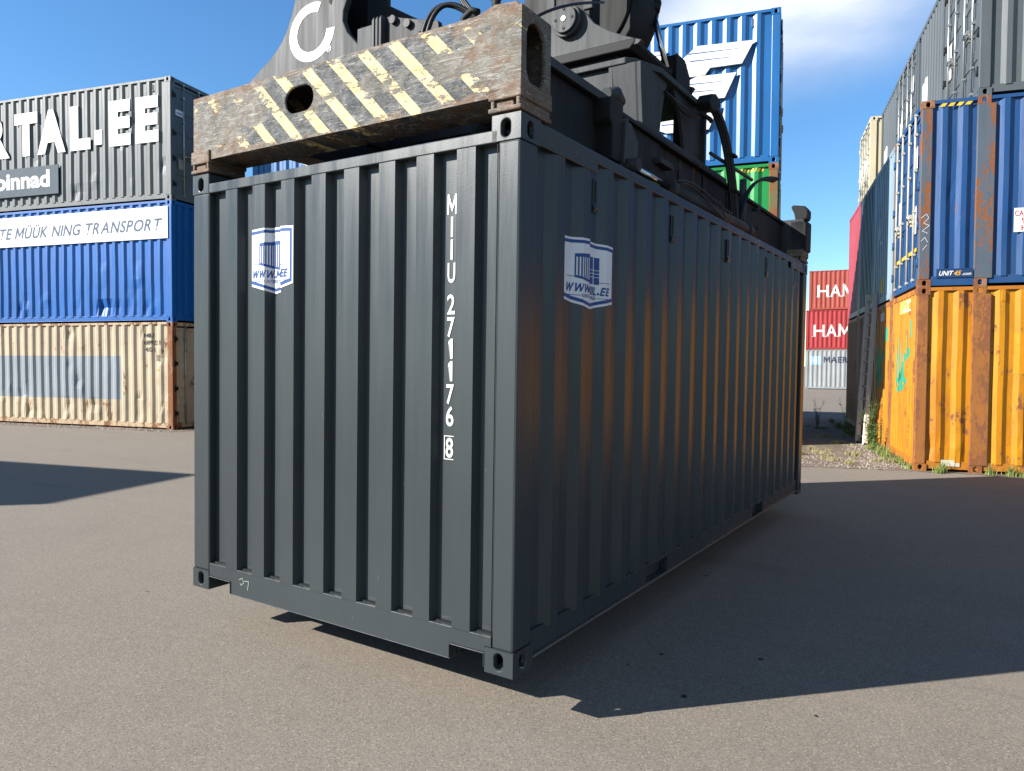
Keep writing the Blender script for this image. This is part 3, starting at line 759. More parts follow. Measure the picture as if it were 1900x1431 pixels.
# saddle: long base plate, near uprights flared with an arched opening, plain far uprights, thick top deck
for xs0, sg in ((-.25, -1), (-2.19, 1)):
    X = lambda d: xs0+sg*d
    def xb(a_, c_): return min(X(a_), X(c_)), max(X(a_), X(c_))
    b = MB(); pts = [(X(0), 1.86), (X(-.02), 2.0), (X(-.02), 3.75), (X(.38), 3.75), (X(.38), 1.62), (X(.20), 1.62)]
    b.prism(pts, 'z', 3.050, 3.098); b.obj('saddle_plate', DARK, SP, .006)
    # near upright: hollow column whose outer flank narrows downwards
    flank = [(2.06, 3.098), (2.36, 3.098), (2.39, 3.25), (2.43, 3.40), (2.50, 3.555), (2.00, 3.555), (2.015, 3.40), (2.04, 3.25)]
    b = MB(); b.prism(flank, 'x', *xb(.055, .085)); b.prism(flank, 'x', *xb(.27, .30)); 
    # rounded front skin
    q = b.b; prev = None
    for k in range(9):
        t = k/8; z_ = 3.098+.457*t; yy = 2.06-.06*t
        row = [q.verts.new((X(d), yy+dy, z_)) for d, dy in ((.055, .03), (.075, .008), (.10, 0), (.30, 0))]
        if prev:
            for i in range(3): q.faces.new((prev[i], prev[i+1], row[i+1], row[i]))
        prev = row
    b.obj('upright', LITE, SP, .004)
    # arch plate beside it, towards the middle, with a curved lower rim
    pts = [(X(.30), 3.098), (X(.30), 3.555), (X(.95), 3.555), (X(.95), 3.50)]
    for k in range(13):
        a = math.pi/2*k/12; pts.append((X(.42+.40*math.cos(a)*1.0 if False else .86-.44*math.sin(a)), 3.50-.02-.36*(1-math.cos(a)))) 
    pts += [(X(.40), 3.098)]
    b = MB(); b.prism(pts, 'y', 2.03, 2.06); b.obj('arch_plate', LITE, SP, .004)
    b = MB(); q = b.b; prev = None
    for k in range(13):
        a = math.pi/2*k/12; x_, z_ = X(.86-.44*math.sin(a)), 3.48-.36*(1-math.cos(a))
        row = [q.verts.new((x_, 1.985, z_)), q.verts.new((x_, 2.10, z_))]
        if prev: q.faces.new((prev[0], prev[1], row[1], row[0]))
        prev = row
    o_ = b.obj('arch_rim', LITE, SP); m = o_.modifiers.new('t', 'SOLIDIFY'); m.thickness = .018
    # far upright
    pts = [(2.88, 3.098)]
    for k in range(8): t = k/7; pts.append((2.88-.26*t*t, 3.098+.457*t))
    pts += [(3.26, 3.555), (3.28, 3.098)]
    b = MB(); b.prism(pts[::-1], 'x', *xb(.055, .085)); b.box(*xb(.02, .30), 3.26, 3.30, 3.098, 3.555); b.obj('upright', DARK, SP, .004)
b = MB(); b.prism([(-2.10, 1.99), (-.42, 1.99), (-.36, 2.05), (-.27, 2.30), (-.27, 3.22), (-.42, 3.34), (-2.02, 3.34), (-2.17, 3.22), (-2.17, 2.30)], 'z', 3.556, 3.60)
b.obj('top_deck', LITE, SP, .006)
b = MB(); b.tube([(-1.22, 2.70, 3.60), (-1.22, 2.70, 3.66)], [.62, .64], 48); b.obj('slewing_ring', GRS_, SP)
b = MB()
for k in range(40):
    a = 2*math.pi*k/40; cx_, cy_ = -1.22+.60*math.cos(a), 2.70+.60*math.sin(a); b.tube([(cx_, cy_, 3.52), (cx_, cy_, 3.556)], .026, 6)
b.obj('ring_bolt', GRS_, SP)['kind'] = 'stuff'
b = MB(); b.tube([(-1.1, 2.4, 3.47), (-.7, 2.25, 3.44)], .05, 14); b.tube([(-.70, 2.25, 3.44), (-.62, 2.22, 3.43)], [.06, .03], 14); b.obj('slew_motor', LITE, SP)
# far end: sloping guards, end block, lifted flipper
for q in ((-.42, -.38), (-2.06, -2.02)): b = MB(); b.prism([(4.30, 2.70), (4.30, 3.05), (4.50, 3.03), (5.35, 3.0), (5.80, 3.03), (5.80, 2.70)], 'x', *q); b.obj('guard_plate', MT['black'], SP, .004)
for y, z_ in ((5.5, 2.95), (5.5, 2.80)): b = MB(); b.tube([(-.38, y, z_), (-.368, y, z_)], .014, 8); b.obj('bolt', MT['steel'], SP)
b = MB(); b.prism([(-.10, 3.066), (.02, 3.066), (.032, 3.10), (.032, 3.17), (.0, 3.215), (-.13, 3.235), (-.15, 3.215), (-.115, 3.14)], 'y', 5.84, 6.02)
b.obj('flipper', MT['black'], SP, .012)
b = MB(); b.prism([(-.14, 2.70), (-.15, 3.05), (-.02, 3.06), (.030, 3.02), (.030, 2.75), (.0, 2.70)], 'y', 5.80, 5.83); b.box(-.13, .028, 5.83, 6.075, 2.72, 3.05); b.obj('corner_guard', MT['black'], SP, .014)
# near end fittings
b = MB(); b.prism([(-.46, 3.066), (-.33, 3.10), (-.20, 3.135), (-.08, 3.125), (-.02, 3.066)], 'y', .07, .24); b.obj('cover_plate', MT['wornsteel'], SP, .006)
b = MB(); b.tube([(-.24, .14, 3.1), (-.24, .14, 3.26)], .022, 8); b.tube([(-.24, .14, 3.20), (-.24, .14, 3.22)], .032, 8); b.obj('sensor', GRS_, SP)
b = MB(); b.tube([(-.42, .12, 3.08), (-.42, .12, 3.14), (-.37, .12, 3.17), (-.33, .12, 3.15)], .016, 8); b.obj('sensor', MT['black'], SP)
for q in ((-.98, -.70, .28, .50, 3.02, 3.115), (-1.45, -1.22, .5, .8, 3.02, 3.22), (-1.25, -.9, .75, .95, 3.02, 3.42), (-1.0, -.5, .70, .80, 3.02, 3.16), (-.66, -.46, .30, .46, 3.02, 3.10)): b = MB(); b.box(*q); b.obj('valve_block', GRS_, SP, .006)
# stack of plates with round lugs beside the lettered side plate
for k in range(3): b = MB(); b.prism([(-1.555+k*.03, 3.05), (-1.535+k*.03, 3.05), (-1.535+k*.03, 3.62), (-1.555+k*.03, 3.60)], 'y', .66, .72); b.obj('link_plate', LITE, SP, .003)
b = MB(); b.box(-1.72, -1.57, .70, .76, 3.05, 3.60); b.obj('link_block', LITE, SP, .004)
b = MB(); b.prism([(-1.46, 3.62), (-1.05, 3.50), (-1.02, 3.30), (-1.46, 3.05)], 'y', .70, .74); b.obj('link_arm', DARK, SP, .004)
for x_, z_ in ((-1.40, 3.58), (-1.28, 3.53), (-1.17, 3.48)): b = MB(); b.tube([(x_, .675, z_), (x_, .70, z_)], .026, 14); b.obj('bolt', LITE, SP)

def bez(P0, P1, P2, P3, n=18):
    P0, P1, P2, P3 = map(Vector, (P0, P1, P2, P3))
    return [P0*(1-t)**3+P1*3*t*(1-t)**2+P2*3*t*t*(1-t)+P3*t**3 for t in [k/n for k in range(n+1)]]
def hose(P, r, mat=None, par=None, n=18):
    b = MB(); b.tube(bez(*P, n=n), r, 8); return b.obj('hose', mat or MT['rubber'], par or SP)
for k in range(2):
    hose(((-.875+.035*k, .32, 3.02), (-.89+.035*k, .34, 3.50), (-.70+.03*k, .4, 3.47), (-.46+.02*k, .45, 3.16-.02*k)), .013)
for k in range(3):
    hose(((-.85, .5+.03*k, 3.62+.03*k), (-.75, .5, 3.5), (-.62, .45, 3.30+.02*k), (-.42, .42, 3.15+.012*k)), .009)
hose(((-.60, .30, 3.08), (-.45, .28, 3.16), (-.3, .28, 3.12), (-.10, .30, 3.07)), .010)
hose(((-.30, .30, 3.05), (-.16, .32, 3.18), (-.12, .5, 3.30), (-.2, 1.2, 3.60)), .008)
rnd = random.Random(5)
for k in range(6):   # bundle from the deck's far corner down to the frame
    dx, dy = .016*(k % 3)-.016, .030*(k//3)+.010*(k % 3)
    hose(((-.17+dx, 2.98+dy, 3.52), (-.14+dx, 3.20+dy, 3.56+.01*k), (-.11+dx, 3.46+dy*1.6, 3.26), (-.10+dx, 3.58+dy*1.2, 2.62)), .0135, n=22)
for k in range(3):   # slack hoses under the deck edge
    hose(((-.29, 2.42+.04*k, 3.47), (-.24, 2.65, 3.40-.03*k), (-.20, 2.85, 3.38-.02*k), (-.17, 3.02+.02*k, 3.50)), .011)
b = MB(); b.prism([(2.86, 3.50), (2.92, 3.57), (3.02, 3.60), (3.12, 3.58), (3.14, 3.52), (3.05, 3.47), (2.92, 3.45)], 'x', -.215, -.10); b.obj('hose_clamp', MT['black'], SP, .014)
b = MB(); b.tube([(-.20, 2.90, 3.44), (-.12, 2.95, 3.38), (-.15, 3.05, 3.40)], .018, 8); b.obj('hose_clamp', MT['black'], SP)
for k in range(2): b = MB(); z_ = 3.20-.28*k; b.box(-.15, -.06, 3.40+.09*k, 3.50+.09*k, z_, z_+.02); b.obj('hose_strap', MT['black'], SP, .004)
for k in range(4):   # second bundle
    hose(((-.10, 3.72, 2.66), (-.14+.01*k, 3.90, 3.0), (-.10, 4.10+.02*k, 3.20+.01*k), (.02+.012*k, 4.36+.02*k, 3.17+.012*k)), .012)
b = MB(); b.tube([(-.15, 3.98, 2.64), (-.15, 3.98, 3.13)], .032, 12); b.obj('pipe', LITE, SP)
b = MB(); b.tube([(-.20, 3.2, 3.19), (-.12, 4.15, 3.16)], .015, 8); b.obj('pipe', LITE, SP)
hose(((-.03, 2.05, 2.70), (-.02, 2.45, 2.76), (.0, 2.6, 2.62), (-.01, 3.1, 2.60)), .006)
hose(((-.03, 2.02, 2.70), (-.0, 2.3, 2.79), (-.02, 2.8, 2.68), (-.04, 3.3, 2.70)), .006, LITE)
hose(((-.03, 2.9, 2.72), (-.02, 2.95, 2.76), (-.01, 3.0, 2.60), (-.02, 3.2, 2.58)), .005, LITE)
b = MB(); b.prism([(2.72, 3.86), (2.90, 3.86), (3.02, 3.76), (3.02, 3.62), (2.90, 3.58), (2.72, 3.62)], 'x', -.335, -.32); b.box(-.46, -.335, 2.74, 2.76, 3.70, 3.86); b.box(-.46, -.335, 2.74, 2.98, 3.845, 3.86); b.obj('lamp_bracket', MT['black'], SP, .004)
b = MB(); b.tube([(-.40, 2.86, 3.72), (-.40, 2.96, 3.72)], .045, 14); b.obj('beacon_lens', plain('red_lens', (.30, .04, .02), .3), SP)
b = MB(); b.tube([(-.62, 2.6, 3.74), (-.36, 2.72, 3.70)], .05, 10); b.obj('arm', MT['black'], SP)

# ------------------------------------------------------------------ lifting head above the spreader (boom end; the machine itself is out of the picture)
RK = empty('lifting_head', 'dark grey boom head with round pin and big pale curved letter, above the striped beam', 'lifting head', (-1.22, 3.03, H0), 0)
def rk(pts): return [(x+1.22, z_) for x, z_ in pts]
for y in (2.0, 3.05):
    pts = [(-1.75, 3.72), (-.95, 3.72), (-.64, 3.70), (-.33, 3.68), (-.30, 3.705), (-.41, 3.75), (-.55, 3.82), (-.67, 3.90), (-.75, 4.0), (-.81, 4.05), (-.90, 4.09), (-.97, 4.10), (-1.05, 4.09), (-1.13, 4.06), (-1.3, 4.0), (-1.75, 3.95)]
    b = MB(); b.prism(rk(pts), 'y', y-3.03, y-3.03+.06); hb = b.obj('head_bracket', LITE, RK, .006)
    cx_, cz_ = -.885+1.22, 3.955
    b = MB(); b.tube([(cx_, y-3.03-.045, cz_), (cx_, y-3.03, cz_)], .118, 44); pn = b.obj('pin', LITE, hb, .004)
    b = MB(); b.tube([(cx_, y-3.03-.070, cz_), (cx_, y-3.03-.045, cz_)], .098, 44); b.obj('pin_cap', LITE, pn, .004)
    for a in (0, math.pi/2, math.pi, 3*math.pi/2):
        b = MB(); b.tube([(cx_+.068*math.cos(a), y-3.03-.0745, cz_+.068*math.sin(a)), (cx_+.068*math.cos(a), y-3.03-.069, cz_+.068*math.sin(a))], .011, 8); b.obj('pin_bolt', MT['black'], pn)
    b = MB(); b.tube([(cx_, y-3.03-.076, cz_), (cx_, y-3.03-.069, cz_)], .018, 10); b.obj('pin_nut', MT['steel'], pn)
b = MB(); b.prism(rk([(-1.60, 3.66), (-.39, 3.66), (-.35, 3.70), (-.35, 3.73), (-1.60, 3.73)]), 'y', -1.035, .15); b.box(-.55, .72, -.97, .1, 3.61, 3.66); b.obj('head_base', MT['black'], RK, .008)
b = MB(); b.tube([(-.97+1.22, -.72, 4.22), (-.97+1.22, -.36, 4.22)], .52, 64); b.obj('slew_drum', MT['black'], RK, .01)
b = MB(); b.tube([(-.97+1.22, -.74, 4.22), (-.97+1.22, -.72, 4.22)], [.44, .46], 64); b.obj('drum_cover', GRS_, RK)
for q in ((.44, .515), (.13, .20)): b = MB(); b.box(*q, -1.0, -.97, 4.03, 4.7); b.obj('hanger', LITE, RK, .006)
b = MB(); b.tube([(.70, -.36, 4.75), (.735, -.41, 4.22)], .062, 20); b.tube([(.732, -.405, 4.24), (.74, -.415, 4.17)], [.066, .05], 20); cy = b.obj('damper_cylinder', MT['black'], RK)
b = MB(); b.tube([(.738, -.412, 4.18), (.86, -.42, 3.72)], .022, 16); b.obj('piston_rod', MT['rod'], cy)
hose(((.64, -.45, 4.1), (.60, -.5, 3.95), (.68, -.45, 4.2), (.72, -.38, 4.4)), .006, par=RK)
bd = Vector((-math.sin(R_(58)), math.cos(R_(58)), 0)); bs = Vector((bd.y, -bd.x, 0))
b = MB(); b.prism(rk([(-1.42, 4.70), (-.52, 4.70), (-.40, 4.95), (-.50, 5.35), (-.85, 5.62), (-1.25, 5.62), (-1.62, 5.30), (-1.60, 4.95)]), 'y', -.55, .25)
for y in (-.60, .25): b.tube([(.25, y, 5.15), (.25, y+.05, 5.15)], .20, 28)
b.prism(rk([(-1.40, 4.62), (-.50, 4.62), (-.50, 4.70), (-1.40, 4.70)]), 'y', -1.02, .15); b.obj('boom_head', DARK, RK, .012)
yP = 1.0-3.03
pl = [(-3.70, 3.30), (-3.40, 3.52), (-3.24, 3.62), (-3.09, 3.70), (-2.96, 3.765), (-2.89, 3.81), (-2.82, 3.87), (-2.765, 3.94), (-2.71, 4.04), (-2.67, 4.15), (-2.60, 4.45), (-2.05, 4.45), (-2.12, 4.03), (-2.16, 3.95), (-2.165, 3.88), (-2.12, 3.79), (-2.01, 3.68), (-1.92, 3.62), (-1.80, 3.56), (-1.80, 3.10), (-3.0, 3.10)]
b = MB(); b.prism(rk(pl), 'y', yP, yP+.05)
sp_ = b.obj('side_plate', LITE, RK, .008)
b = MB(); cx_, cz_ = -2.485+1.22, 3.87; K = 40; q = b.b; I, O = [], []
for k in range(K+1):
    a = R_(66)+R_(290)*k/K
    I.append(q.verts.new((cx_+.157*math.cos(a), yP-.003, cz_+.142*math.sin(a)))); O.append(q.verts.new((cx_+.24*math.cos(a), yP-.003, cz_+.212*math.sin(a))))
for k in range(K): q.faces.new((I[k], O[k], O[k+1], I[k+1]))
b.obj('lettering', MT['textwhite'], sp_)
b = MB(); t = text_bm('®', .045, 0, .0, width=.05); b.add(t, Matrix.Translation((-2.33+1.22, yP-.003, 3.69)) @ Matrix.Rotation(math.pi/2, 4, 'X')); t.b.free(); b.obj('lettering', MT['textwhite'], sp_)
b = MB(); b.prism([(x+1.22, z_) for x, z_ in ((-2.285, 4.02), (-2.268, 4.06), (-2.262, 4.12), (-2.29, 4.16), (-2.31, 4.10), (-2.305, 4.04))], 'y', yP-.003, yP+.001); b.obj('rust_stain', plain('dark_rust_stain', (.045, .032, .024), .8), sp_)
# recessed column and angled plate behind, to the right of the lettered plate
b = MB(); b.box(-2.62+1.22, -2.21+1.22, 1.30-3.03, 1.34-3.03, 3.1, 4.6); b.box(-2.62+1.22, -2.58+1.22, yP+.05, 1.30-3.03, 3.1, 4.5); b.obj('inner_plate', MT['black'], RK, .006)
b = MB(); b.prism(rk([(-2.40, 3.1), (-2.39, 4.6), (-2.21, 4.6), (-2.20, 4.20), (-1.96, 4.06), (-1.78, 3.96), (-1.50, 3.80), (-1.40, 3.70), (-1.40, 3.1)]), 'y', 1.5-3.03, 1.54-3.03); b.obj('inner_plate', DARK, RK, .006)
b = MB(); b.tube([(-2.10+1.22, yP+.12, 3.86), (-1.86+1.22, yP+.12, 3.58)], .012, 8); b.obj('pipe', LITE, RK)
RK.rotation_euler = SP.rotation_euler

# ------------------------------------------------------------------ left stack
P_grey = paint('weathered_grey_paint', (.115, .132, .138), .0, .5, .5)
P_blue = paint('bright_blue_paint', (.006, .118, .42), .02, .42, .35)
P_cream = paint('rusting_cream_paint', (.49, .405, .28), .36, .6, .5)
P_creamrail = paint('rusting_cream_rail', (.50, .38, .24), .62, .6, .5)
P_rustpost = paint('rusty_post', (.30, .16, .09), .85, .7, .5)
T9, T8 = 2.896, 2.591
def stackc(base, a, u0, v0, z, L):   # container whose near-left corner sits at (u0, v0) of a stack frame
    return (base[0]+math.cos(a)*u0-math.sin(a)*v0, base[1]+math.sin(a)*u0+math.cos(a)*v0, z)
LB = (LSX, LSY); GR_L = 'containers stacked three high on the left'
L40 = 12.192
c1 = container('shipping_container', 'rusty cream container at the bottom of the left stack with a pale blue-grey painted band', L40, T8, P_cream, stackc(LB, LSA, -L40, 0, 0, L40), LSA, GR_L, rail=P_creamrail, post=P_rustpost, endL='door', dents=1.2, seed=11, band=(.5, L40-1.63, .70, 1.77, paint('faded_blue_grey_paint', (.26, .295, .33), .10, .55, .45)))
c2 = container('shipping_container', 'bright blue container under a white banner in the middle of the left stack', L40, T9, P_blue, stackc(LB, LSA, -L40, 0, T8, L40), LSA, GR_L, dents=1.3, seed=12)
c3 = container('shipping_container', 'weathered grey container with huge white letters on top of the left stack', L40, T9, P_grey, stackc(LB, LSA, -L40, 0, T8+T9, L40), LSA, GR_L, endL='door', dents=.8, seed=13, vents=(L40-.55,))
zb = T8+T9; TW = MT['textwhite']
def bigword(items, z0, h, bold, C, mat, d=.03):
    for s_, ul, w_ in items:
        b = text_bm(s_, h, bold, 0, width=w_, thick=d)
        decal(C, b, L40+ul, z0-zb if C is c3 else z0, 'letter', mat, 'side', .004, flat=0.0)
bigword([('P', -8.1, .78), ('O', -7.2, .88), ('R', -6.15, .93), ('T', -5.04, .80), ('A', -4.25, .95), ('L', -3.14, .66), ('.', -2.34, .24), ('E', -1.88, .67), ('E', -1.05, .69)], 6.96, 1.0, .058, c3, TW, .006)
b = poly_bm(rect(0, 5.0, 0, .72), thick=.02); decal(c3, b, L40-8.52, 5.86-zb, 'sign_board', plain('slate_board', (.065, .095, .125), .7), 'side', .025, flat=0.0)
b = text_bm('pinnad', .42, .035, 0, width=1.86); decal(c3, b, L40-5.67, 6.07-zb, 'lettering', TW, 'side', .0375, flat=0.0)
b = poly_bm(rect(0, L40-.4, 0, .76), thick=.006); bn = decal(c2, b, .3, 4.58-T8, 'banner', MT['white'], 'side', .012, flat=0.0)
b = text_bm('TE MÜÜK NING TRANSPORT', .285, .018, .28, width=5.34); decal(c2, b, L40-5.60, 4.785-T8, 'lettering', MT['textblue'], 'side', .0165, flat=0.0)
b = text_bm('KONTEINERI', .285, .018, .28, width=2.55); decal(c2, b, L40-8.18, 4.785-T8, 'lettering', MT['textblue'], 'side', .0165, flat=0.0)
for s_, uu, zz_, w_ in (('MIIU', -.88, 2.22, .30), ('689922 1', -.88, 2.05, .50), ('42G1', -.86, 1.88, .30)):
    decal(c1, text_bm(s_, .105, .01, 0, width=w_), L40+uu, zz_, 'lettering', MT['textblack'], 'side', .008)
b = poly_bm(rect(-.05, .05, 0, .02), [(-.05, 0), (.05, 0), (0, .09)]); decal(c1, b, L40-.46, 1.42, 'warning_sticker', MT['hazard'], 'side', .003)
b = poly_bm(*[rect(-.06, .06, .03*k, .03*k+.012) for k in range(5)]); decal(c1, b, L40-.46, 1.66, 'lettering', MT['textblack'], 'side', .003)
b = poly_bm(rect(0, .27, 0, .14)); decal(c3, b, .16, 7.52-zb, 'label_plate', MT['white'], 'endL', .006, flat=.01)
b = text_bm('MIIL', .05, .02, .3, width=.2); decal(c3, b, .19, 7.56-zb, 'lettering', MT['decalblue'], 'endL', .008, flat=.01)
b = poly_bm(rect(0, .20, 0, .24)); decal(c3, b, .24, 6.26-zb, 'label_plate', plain('faded_plate', (.35, .28, .25), .6), 'endL', .006, flat=.01)

# ------------------------------------------------------------------ back stack (blue with winged logo over green)
P_bblue = paint('royal_blue_paint', (.010, .12, .34), 0, .36, .2, .45)
P_green = paint('green_container_paint', (.015, .24, .055), .06, .38, .25)
P_gpost = paint('mossy_rusty_post', (.14, .13, .05), .7, .7, .5)
P_brown = paint('oxide_brown_paint', (.42, .14, .05), .4, .6, .5)
BB = (BSX, BSY); GR_B = 'containers stacked behind the hanging container'
d1 = container('shipping_container', 'brown container hidden at the bottom of the stack below the green one', L40, T8, P_brown, stackc(BB, BSA, -L40-1.5, 0, 0, L40), BSA, GR_B, seed=21)
d2 = container('shipping_container', 'green container with rusty corner post under the blue winged-logo container', L40, T9, P_green, stackc(BB, BSA, -L40, 0, T8, L40), BSA, GR_B, post=P_gpost, castm=P_rustpost, endL='door', seed=22)
d3 = container('shipping_container', 'royal blue container with big white winged logo, highest behind the lifting head', L40, T9, P_bblue, stackc(BB, BSA, -L40, 0, T8+T9, L40), BSA, GR_B, endL='door', dents=.25, seed=23, vents=(L40-.5,))
def blades(off, sh):
    B1 = [(-2.2, 7.44), (-1.85, 7.60), (-1.54, 7.85), (-.47, 7.82), (-.69, 7.41), (-1.62, 7.40)]
    B1b = [(-1.9, 7.40), (-1.28, 7.40), (-1.38, 7.275), (-1.9, 7.275)]
    B2 = [(-2.2, 6.90), (-1.87, 7.13), (-1.53, 7.265), (-.79, 7.255), (-1.0, 6.80), (-1.71, 6.80)]
    B3 = [(-2.50, 6.40), (-2.27, 6.52), (-1.5, 6.67), (-1.10, 6.67), (-1.29, 6.225), (-2.1, 6.225)]
    B0 = [(-2.51, 7.85), (-2.13, 7.84), (-2.19, 7.70), (-2.25, 7.66), (-2.5, 7.68)]
    for B in ((B1, B1b, B2, B3, B0)):
        b = poly_bm([(L40+x+off, z_-zb) for x, z_ in B], thick=.04); decal(d3, b, 0, 0, 'logo_plate', TW, 'side', .021, flat=0.0)
    sl = [(-1.70, -.76, 7.715, 7.70), (-1.66, -.85, 7.57, 7.555), (-1.84, -1.06, 7.13, 7.115), (-1.71, -1.16, 6.975, 6.965), (-2.2, -1.2, 6.55, 6.545), (-2.2, -1.3, 6.39, 6.385), (-2.45, -2.16, 7.77, 7.765)]
    b = poly_bm(*[[(L40+a+off, zl_-.011-zb), (L40+c_+off, zr-.004-zb), (L40+c_+off, zr+.004-zb), (L40+a+off, zl_+.011-zb)] for a, c_, zl_, zr in sl])
    decal(d3, b, 0, 0, 'logo_slit', MT['decalblue'], 'side', .0425, flat=0.0)
blades(0, 0); blades(-8.28, 0); blades(-4.1, 0)
b = poly_bm(rect(0, .11, 0, .012), rect(0, .11, .10, .112), rect(0, .01, 0, .11), rect(.10, .11, 0, .11)); b.add(text_bm('iic', .06, .01, 0, width=.075), Matrix.Translation((.016, .025, 0))); b.add(text_bm('67', .06, .01, 0, width=.06), Matrix.Translation((.03, -.09, 0)))
decal(d2, b, L40-.75, 1.75, 'lettering', TW, 'side', .003)
b = poly_bm(*[[(L40-.70+k*.065, T9-.14), (L40-.67+k*.065, T9-.14), (L40-.64+k*.065, T9-.07), (L40-.67+k*.065, T9-.07)] for k in range(7)]); decal(d2, b, 0, 0, 'hazard_stripe', MT['hazard'], 'side', .003)
# rows behind it (they shade the foot of the right-hand stack)
for k, (lv, lb, sd_) in enumerate(((-1.3, 'second', 24), (-2.3, 'third', 25))):
    for t_ in range(2):
        container('shipping_container', ['brown', 'grey-brown'][t_]+' container hidden '+['in the row right behind the green container', 'in the last row behind the green container'][k]+[', on the ground', ', upper one'][t_], L40, T8, P_brown, stackc(BB, BSA, -L40+lv, 2.62*(k+1), T8*t_, L40), BSA, GR_B, seed=sd_+t_, detail=.5)
# white lamp pole seen through the gap below the beam
pp = empty('lamp_post', 'thin white post far off, seen through the gap under the striped beam', 'lamp post', (-24, 28.0, 0))
b = MB(); b.tube([(0, 0, 0), (0, 0, 9.6)], [.24, .20], 16); b.obj('pole', plain('white_pole_paint', (.75, .75, .74), .5), pp)
b = MB(); b.box(-.3, .3, -.2, .9, 9.6, 9.75); b.obj('lamp_head', MT['machlight'], pp, .02)

# ------------------------------------------------------------------ right stacks
P_yel = paint('yellow_container_paint', (.58, .235, .004), .42, .5, .8, tint=(.44, .135, .006))
P_yelr = paint('rusting_yellow_rail', (.48, .17, .015), .5, .55, .5)
P_rblue = paint('scuffed_blue_paint', (.010, .066, .205), .18, .55, .6, tint=(.022, .075, .19))
P_rbluep = paint('rusting_slate_post', (.085, .11, .14), .62, .6, .5)
P_orp = paint('rusting_orange_post', (.34, .13, .03), .72, .6, .5)
P_dgrey = paint('dark_grey_container_paint', (.095, .112, .122), .0, .5, .35)
P_lblue = paint('light_blue_container_paint', (.26, .36, .45), .12, .45, .4)
P_navy = paint('navy_container_paint', (.028, .036, .055), .18, .45, .4)
P_red = paint('crimson_container_paint', (.38, .04, .06), .1, .45, .4)
P_crm = paint('clean_cream_paint', (.60, .53, .36), .02, .42, .3)
P_rod = plain('cream_painted_bar', (.50, .46, .38), .5)
RB = (RSX, RSY); L45 = 13.716; WR = 2.5; PT = 2.55; GR_R = 'containers stacked in rows on the right'
def RC(row, z, u0, label, H, mat, L=L40, **k):
    return container('shipping_container', label, L, H, mat, stackc(RB, RSA, u0, PT*row, z, L), RSA, GR_R, Wd=WR if L > 13 else 2.438, **k)
y1 = RC(0, 0, 0, 'yellow container with rust streaks and green paint blots, nearest corner of the right stack', T9, P_yel, L45, rail=P_yelr, post=P_orp, mid45=True, dents=1.0, seed=31)
b1_ = RC(0, T9, 0, 'scuffed blue container with rusty posts standing on the nearest yellow one', T9, P_rblue, L45, rail=P_rblue, post=P_rbluep, castm=P_rustpost, mid45=True, end0='door', rodm=P_rod, dents=.6, seed=32)
g1 = RC(0, 2*T9, .764, 'dark grey container on the scuffed blue one, showing its doors with four pale bars', T9, P_dgrey, end0='door', seed=33, dents=.15)
y2 = RC(1, 0, 0, 'second yellow container, behind the ladder, with a faint green blot', T9, P_yel, L45, rail=P_yelr, post=P_orp, mid45=True, dents=.5, seed=34)
lb = RC(1, T9, .0, 'light blue container with white characters between scuffed blue and navy ends', T9, P_lblue, L45, seed=35, dents=.4, detail=.5)
g2 = RC(1, 2*T9, .764, 'dark grey container with ribbed end and white mark, second from the right on top', T9, P_dgrey, seed=36, detail=.5)
k3 = RC(2, 0, 0, 'rust brown container in the shade directly left of the leaning ladder', T9, P_brown, L45, seed=37, dents=.6, detail=.5)
n3 = RC(2, T9, 0, 'navy container in the shade above the ladder', T9, P_navy, L45, seed=38, detail=.5)
g3 = RC(2, 2*T9, .764, 'dark grey container with barred doors and white panels, third from the right on top', T9, P_dgrey, end0='door', seed=40, detail=.5)
k4 = RC(3, 0, 0, 'brown container with orange edge, farthest left in the bottom row', T9, P_brown, L45, seed=41, dents=.5, detail=.5)
r4 = RC(3, T9, 0, 'crimson container, farthest left in the middle row', T9, P_red, L45, seed=42, detail=.5)
g4 = RC(3, 2*T9, .764, 'dark grey container with ribbed end beside the cream one on top', T9, P_dgrey, seed=43, detail=.5)
for t_, (m_, lb_) in enumerate(((P_brown, 'brown container set back behind the crimson row, on the ground'), (P_navy, 'navy container set back behind the crimson row, under the cream one'))):
    RC(4, t_*T9, 1.0, lb_, T9, m_, seed=44+t_, detail=.5)
cr = RC(4, 2*T9, .5, 'cream container jutting out at the far left of the top row', T9, P_crm, end0='door', seed=46, detail=.5)
# writing and marks
b = poly_bm(rect(0, .50, 0, .14), thick=.006); decal(b1_, b, .25, 3.035-T9, 'sign_plate', plain('navy_plate', (.02, .05, .13), .35), 'side', .010, flat=-.002)
b = text_bm('UNIT', .072, .02, .35, width=.20); decal(b1_, b, .285, 3.07-T9, 'lettering', TW, 'side', .0145, flat=-.002)
b = text_bm('45', .072, .02, .35, width=.105); decal(b1_, b, .488, 3.07-T9, 'lettering', MT['amber'], 'side', .0145, flat=-.002)
b = text_bm('.com', .048, .012, .3, width=.13); decal(b1_, b, .598, 3.07-T9, 'lettering', TW, 'side', .0145, flat=-.002)
b = MB(); b.box(.19, .762, -.001, .03, .02, .165); b.obj('bottom_rail', P_rblue, b1_.root, .003)
b = poly_bm(rect(0, .42, 0, .36)); decal(b1_, b, 1.275, 3.70-T9, 'warning_sign', MT['white'], 'side', .004, flat=.004)
for s_, zz_, w_, h_ in (('CAUTION', 3.94, .38, .085), ('9\'6"', 3.83, .2, .085), ('HIGH', 3.72, .28, .085)):
    decal(b1_, text_bm(s_, h_, .012, 0, width=w_), 1.285+(.0 if w_ > .3 else .09), zz_-T9, 'lettering', MT['textred'], 'side', .006, flat=.004)
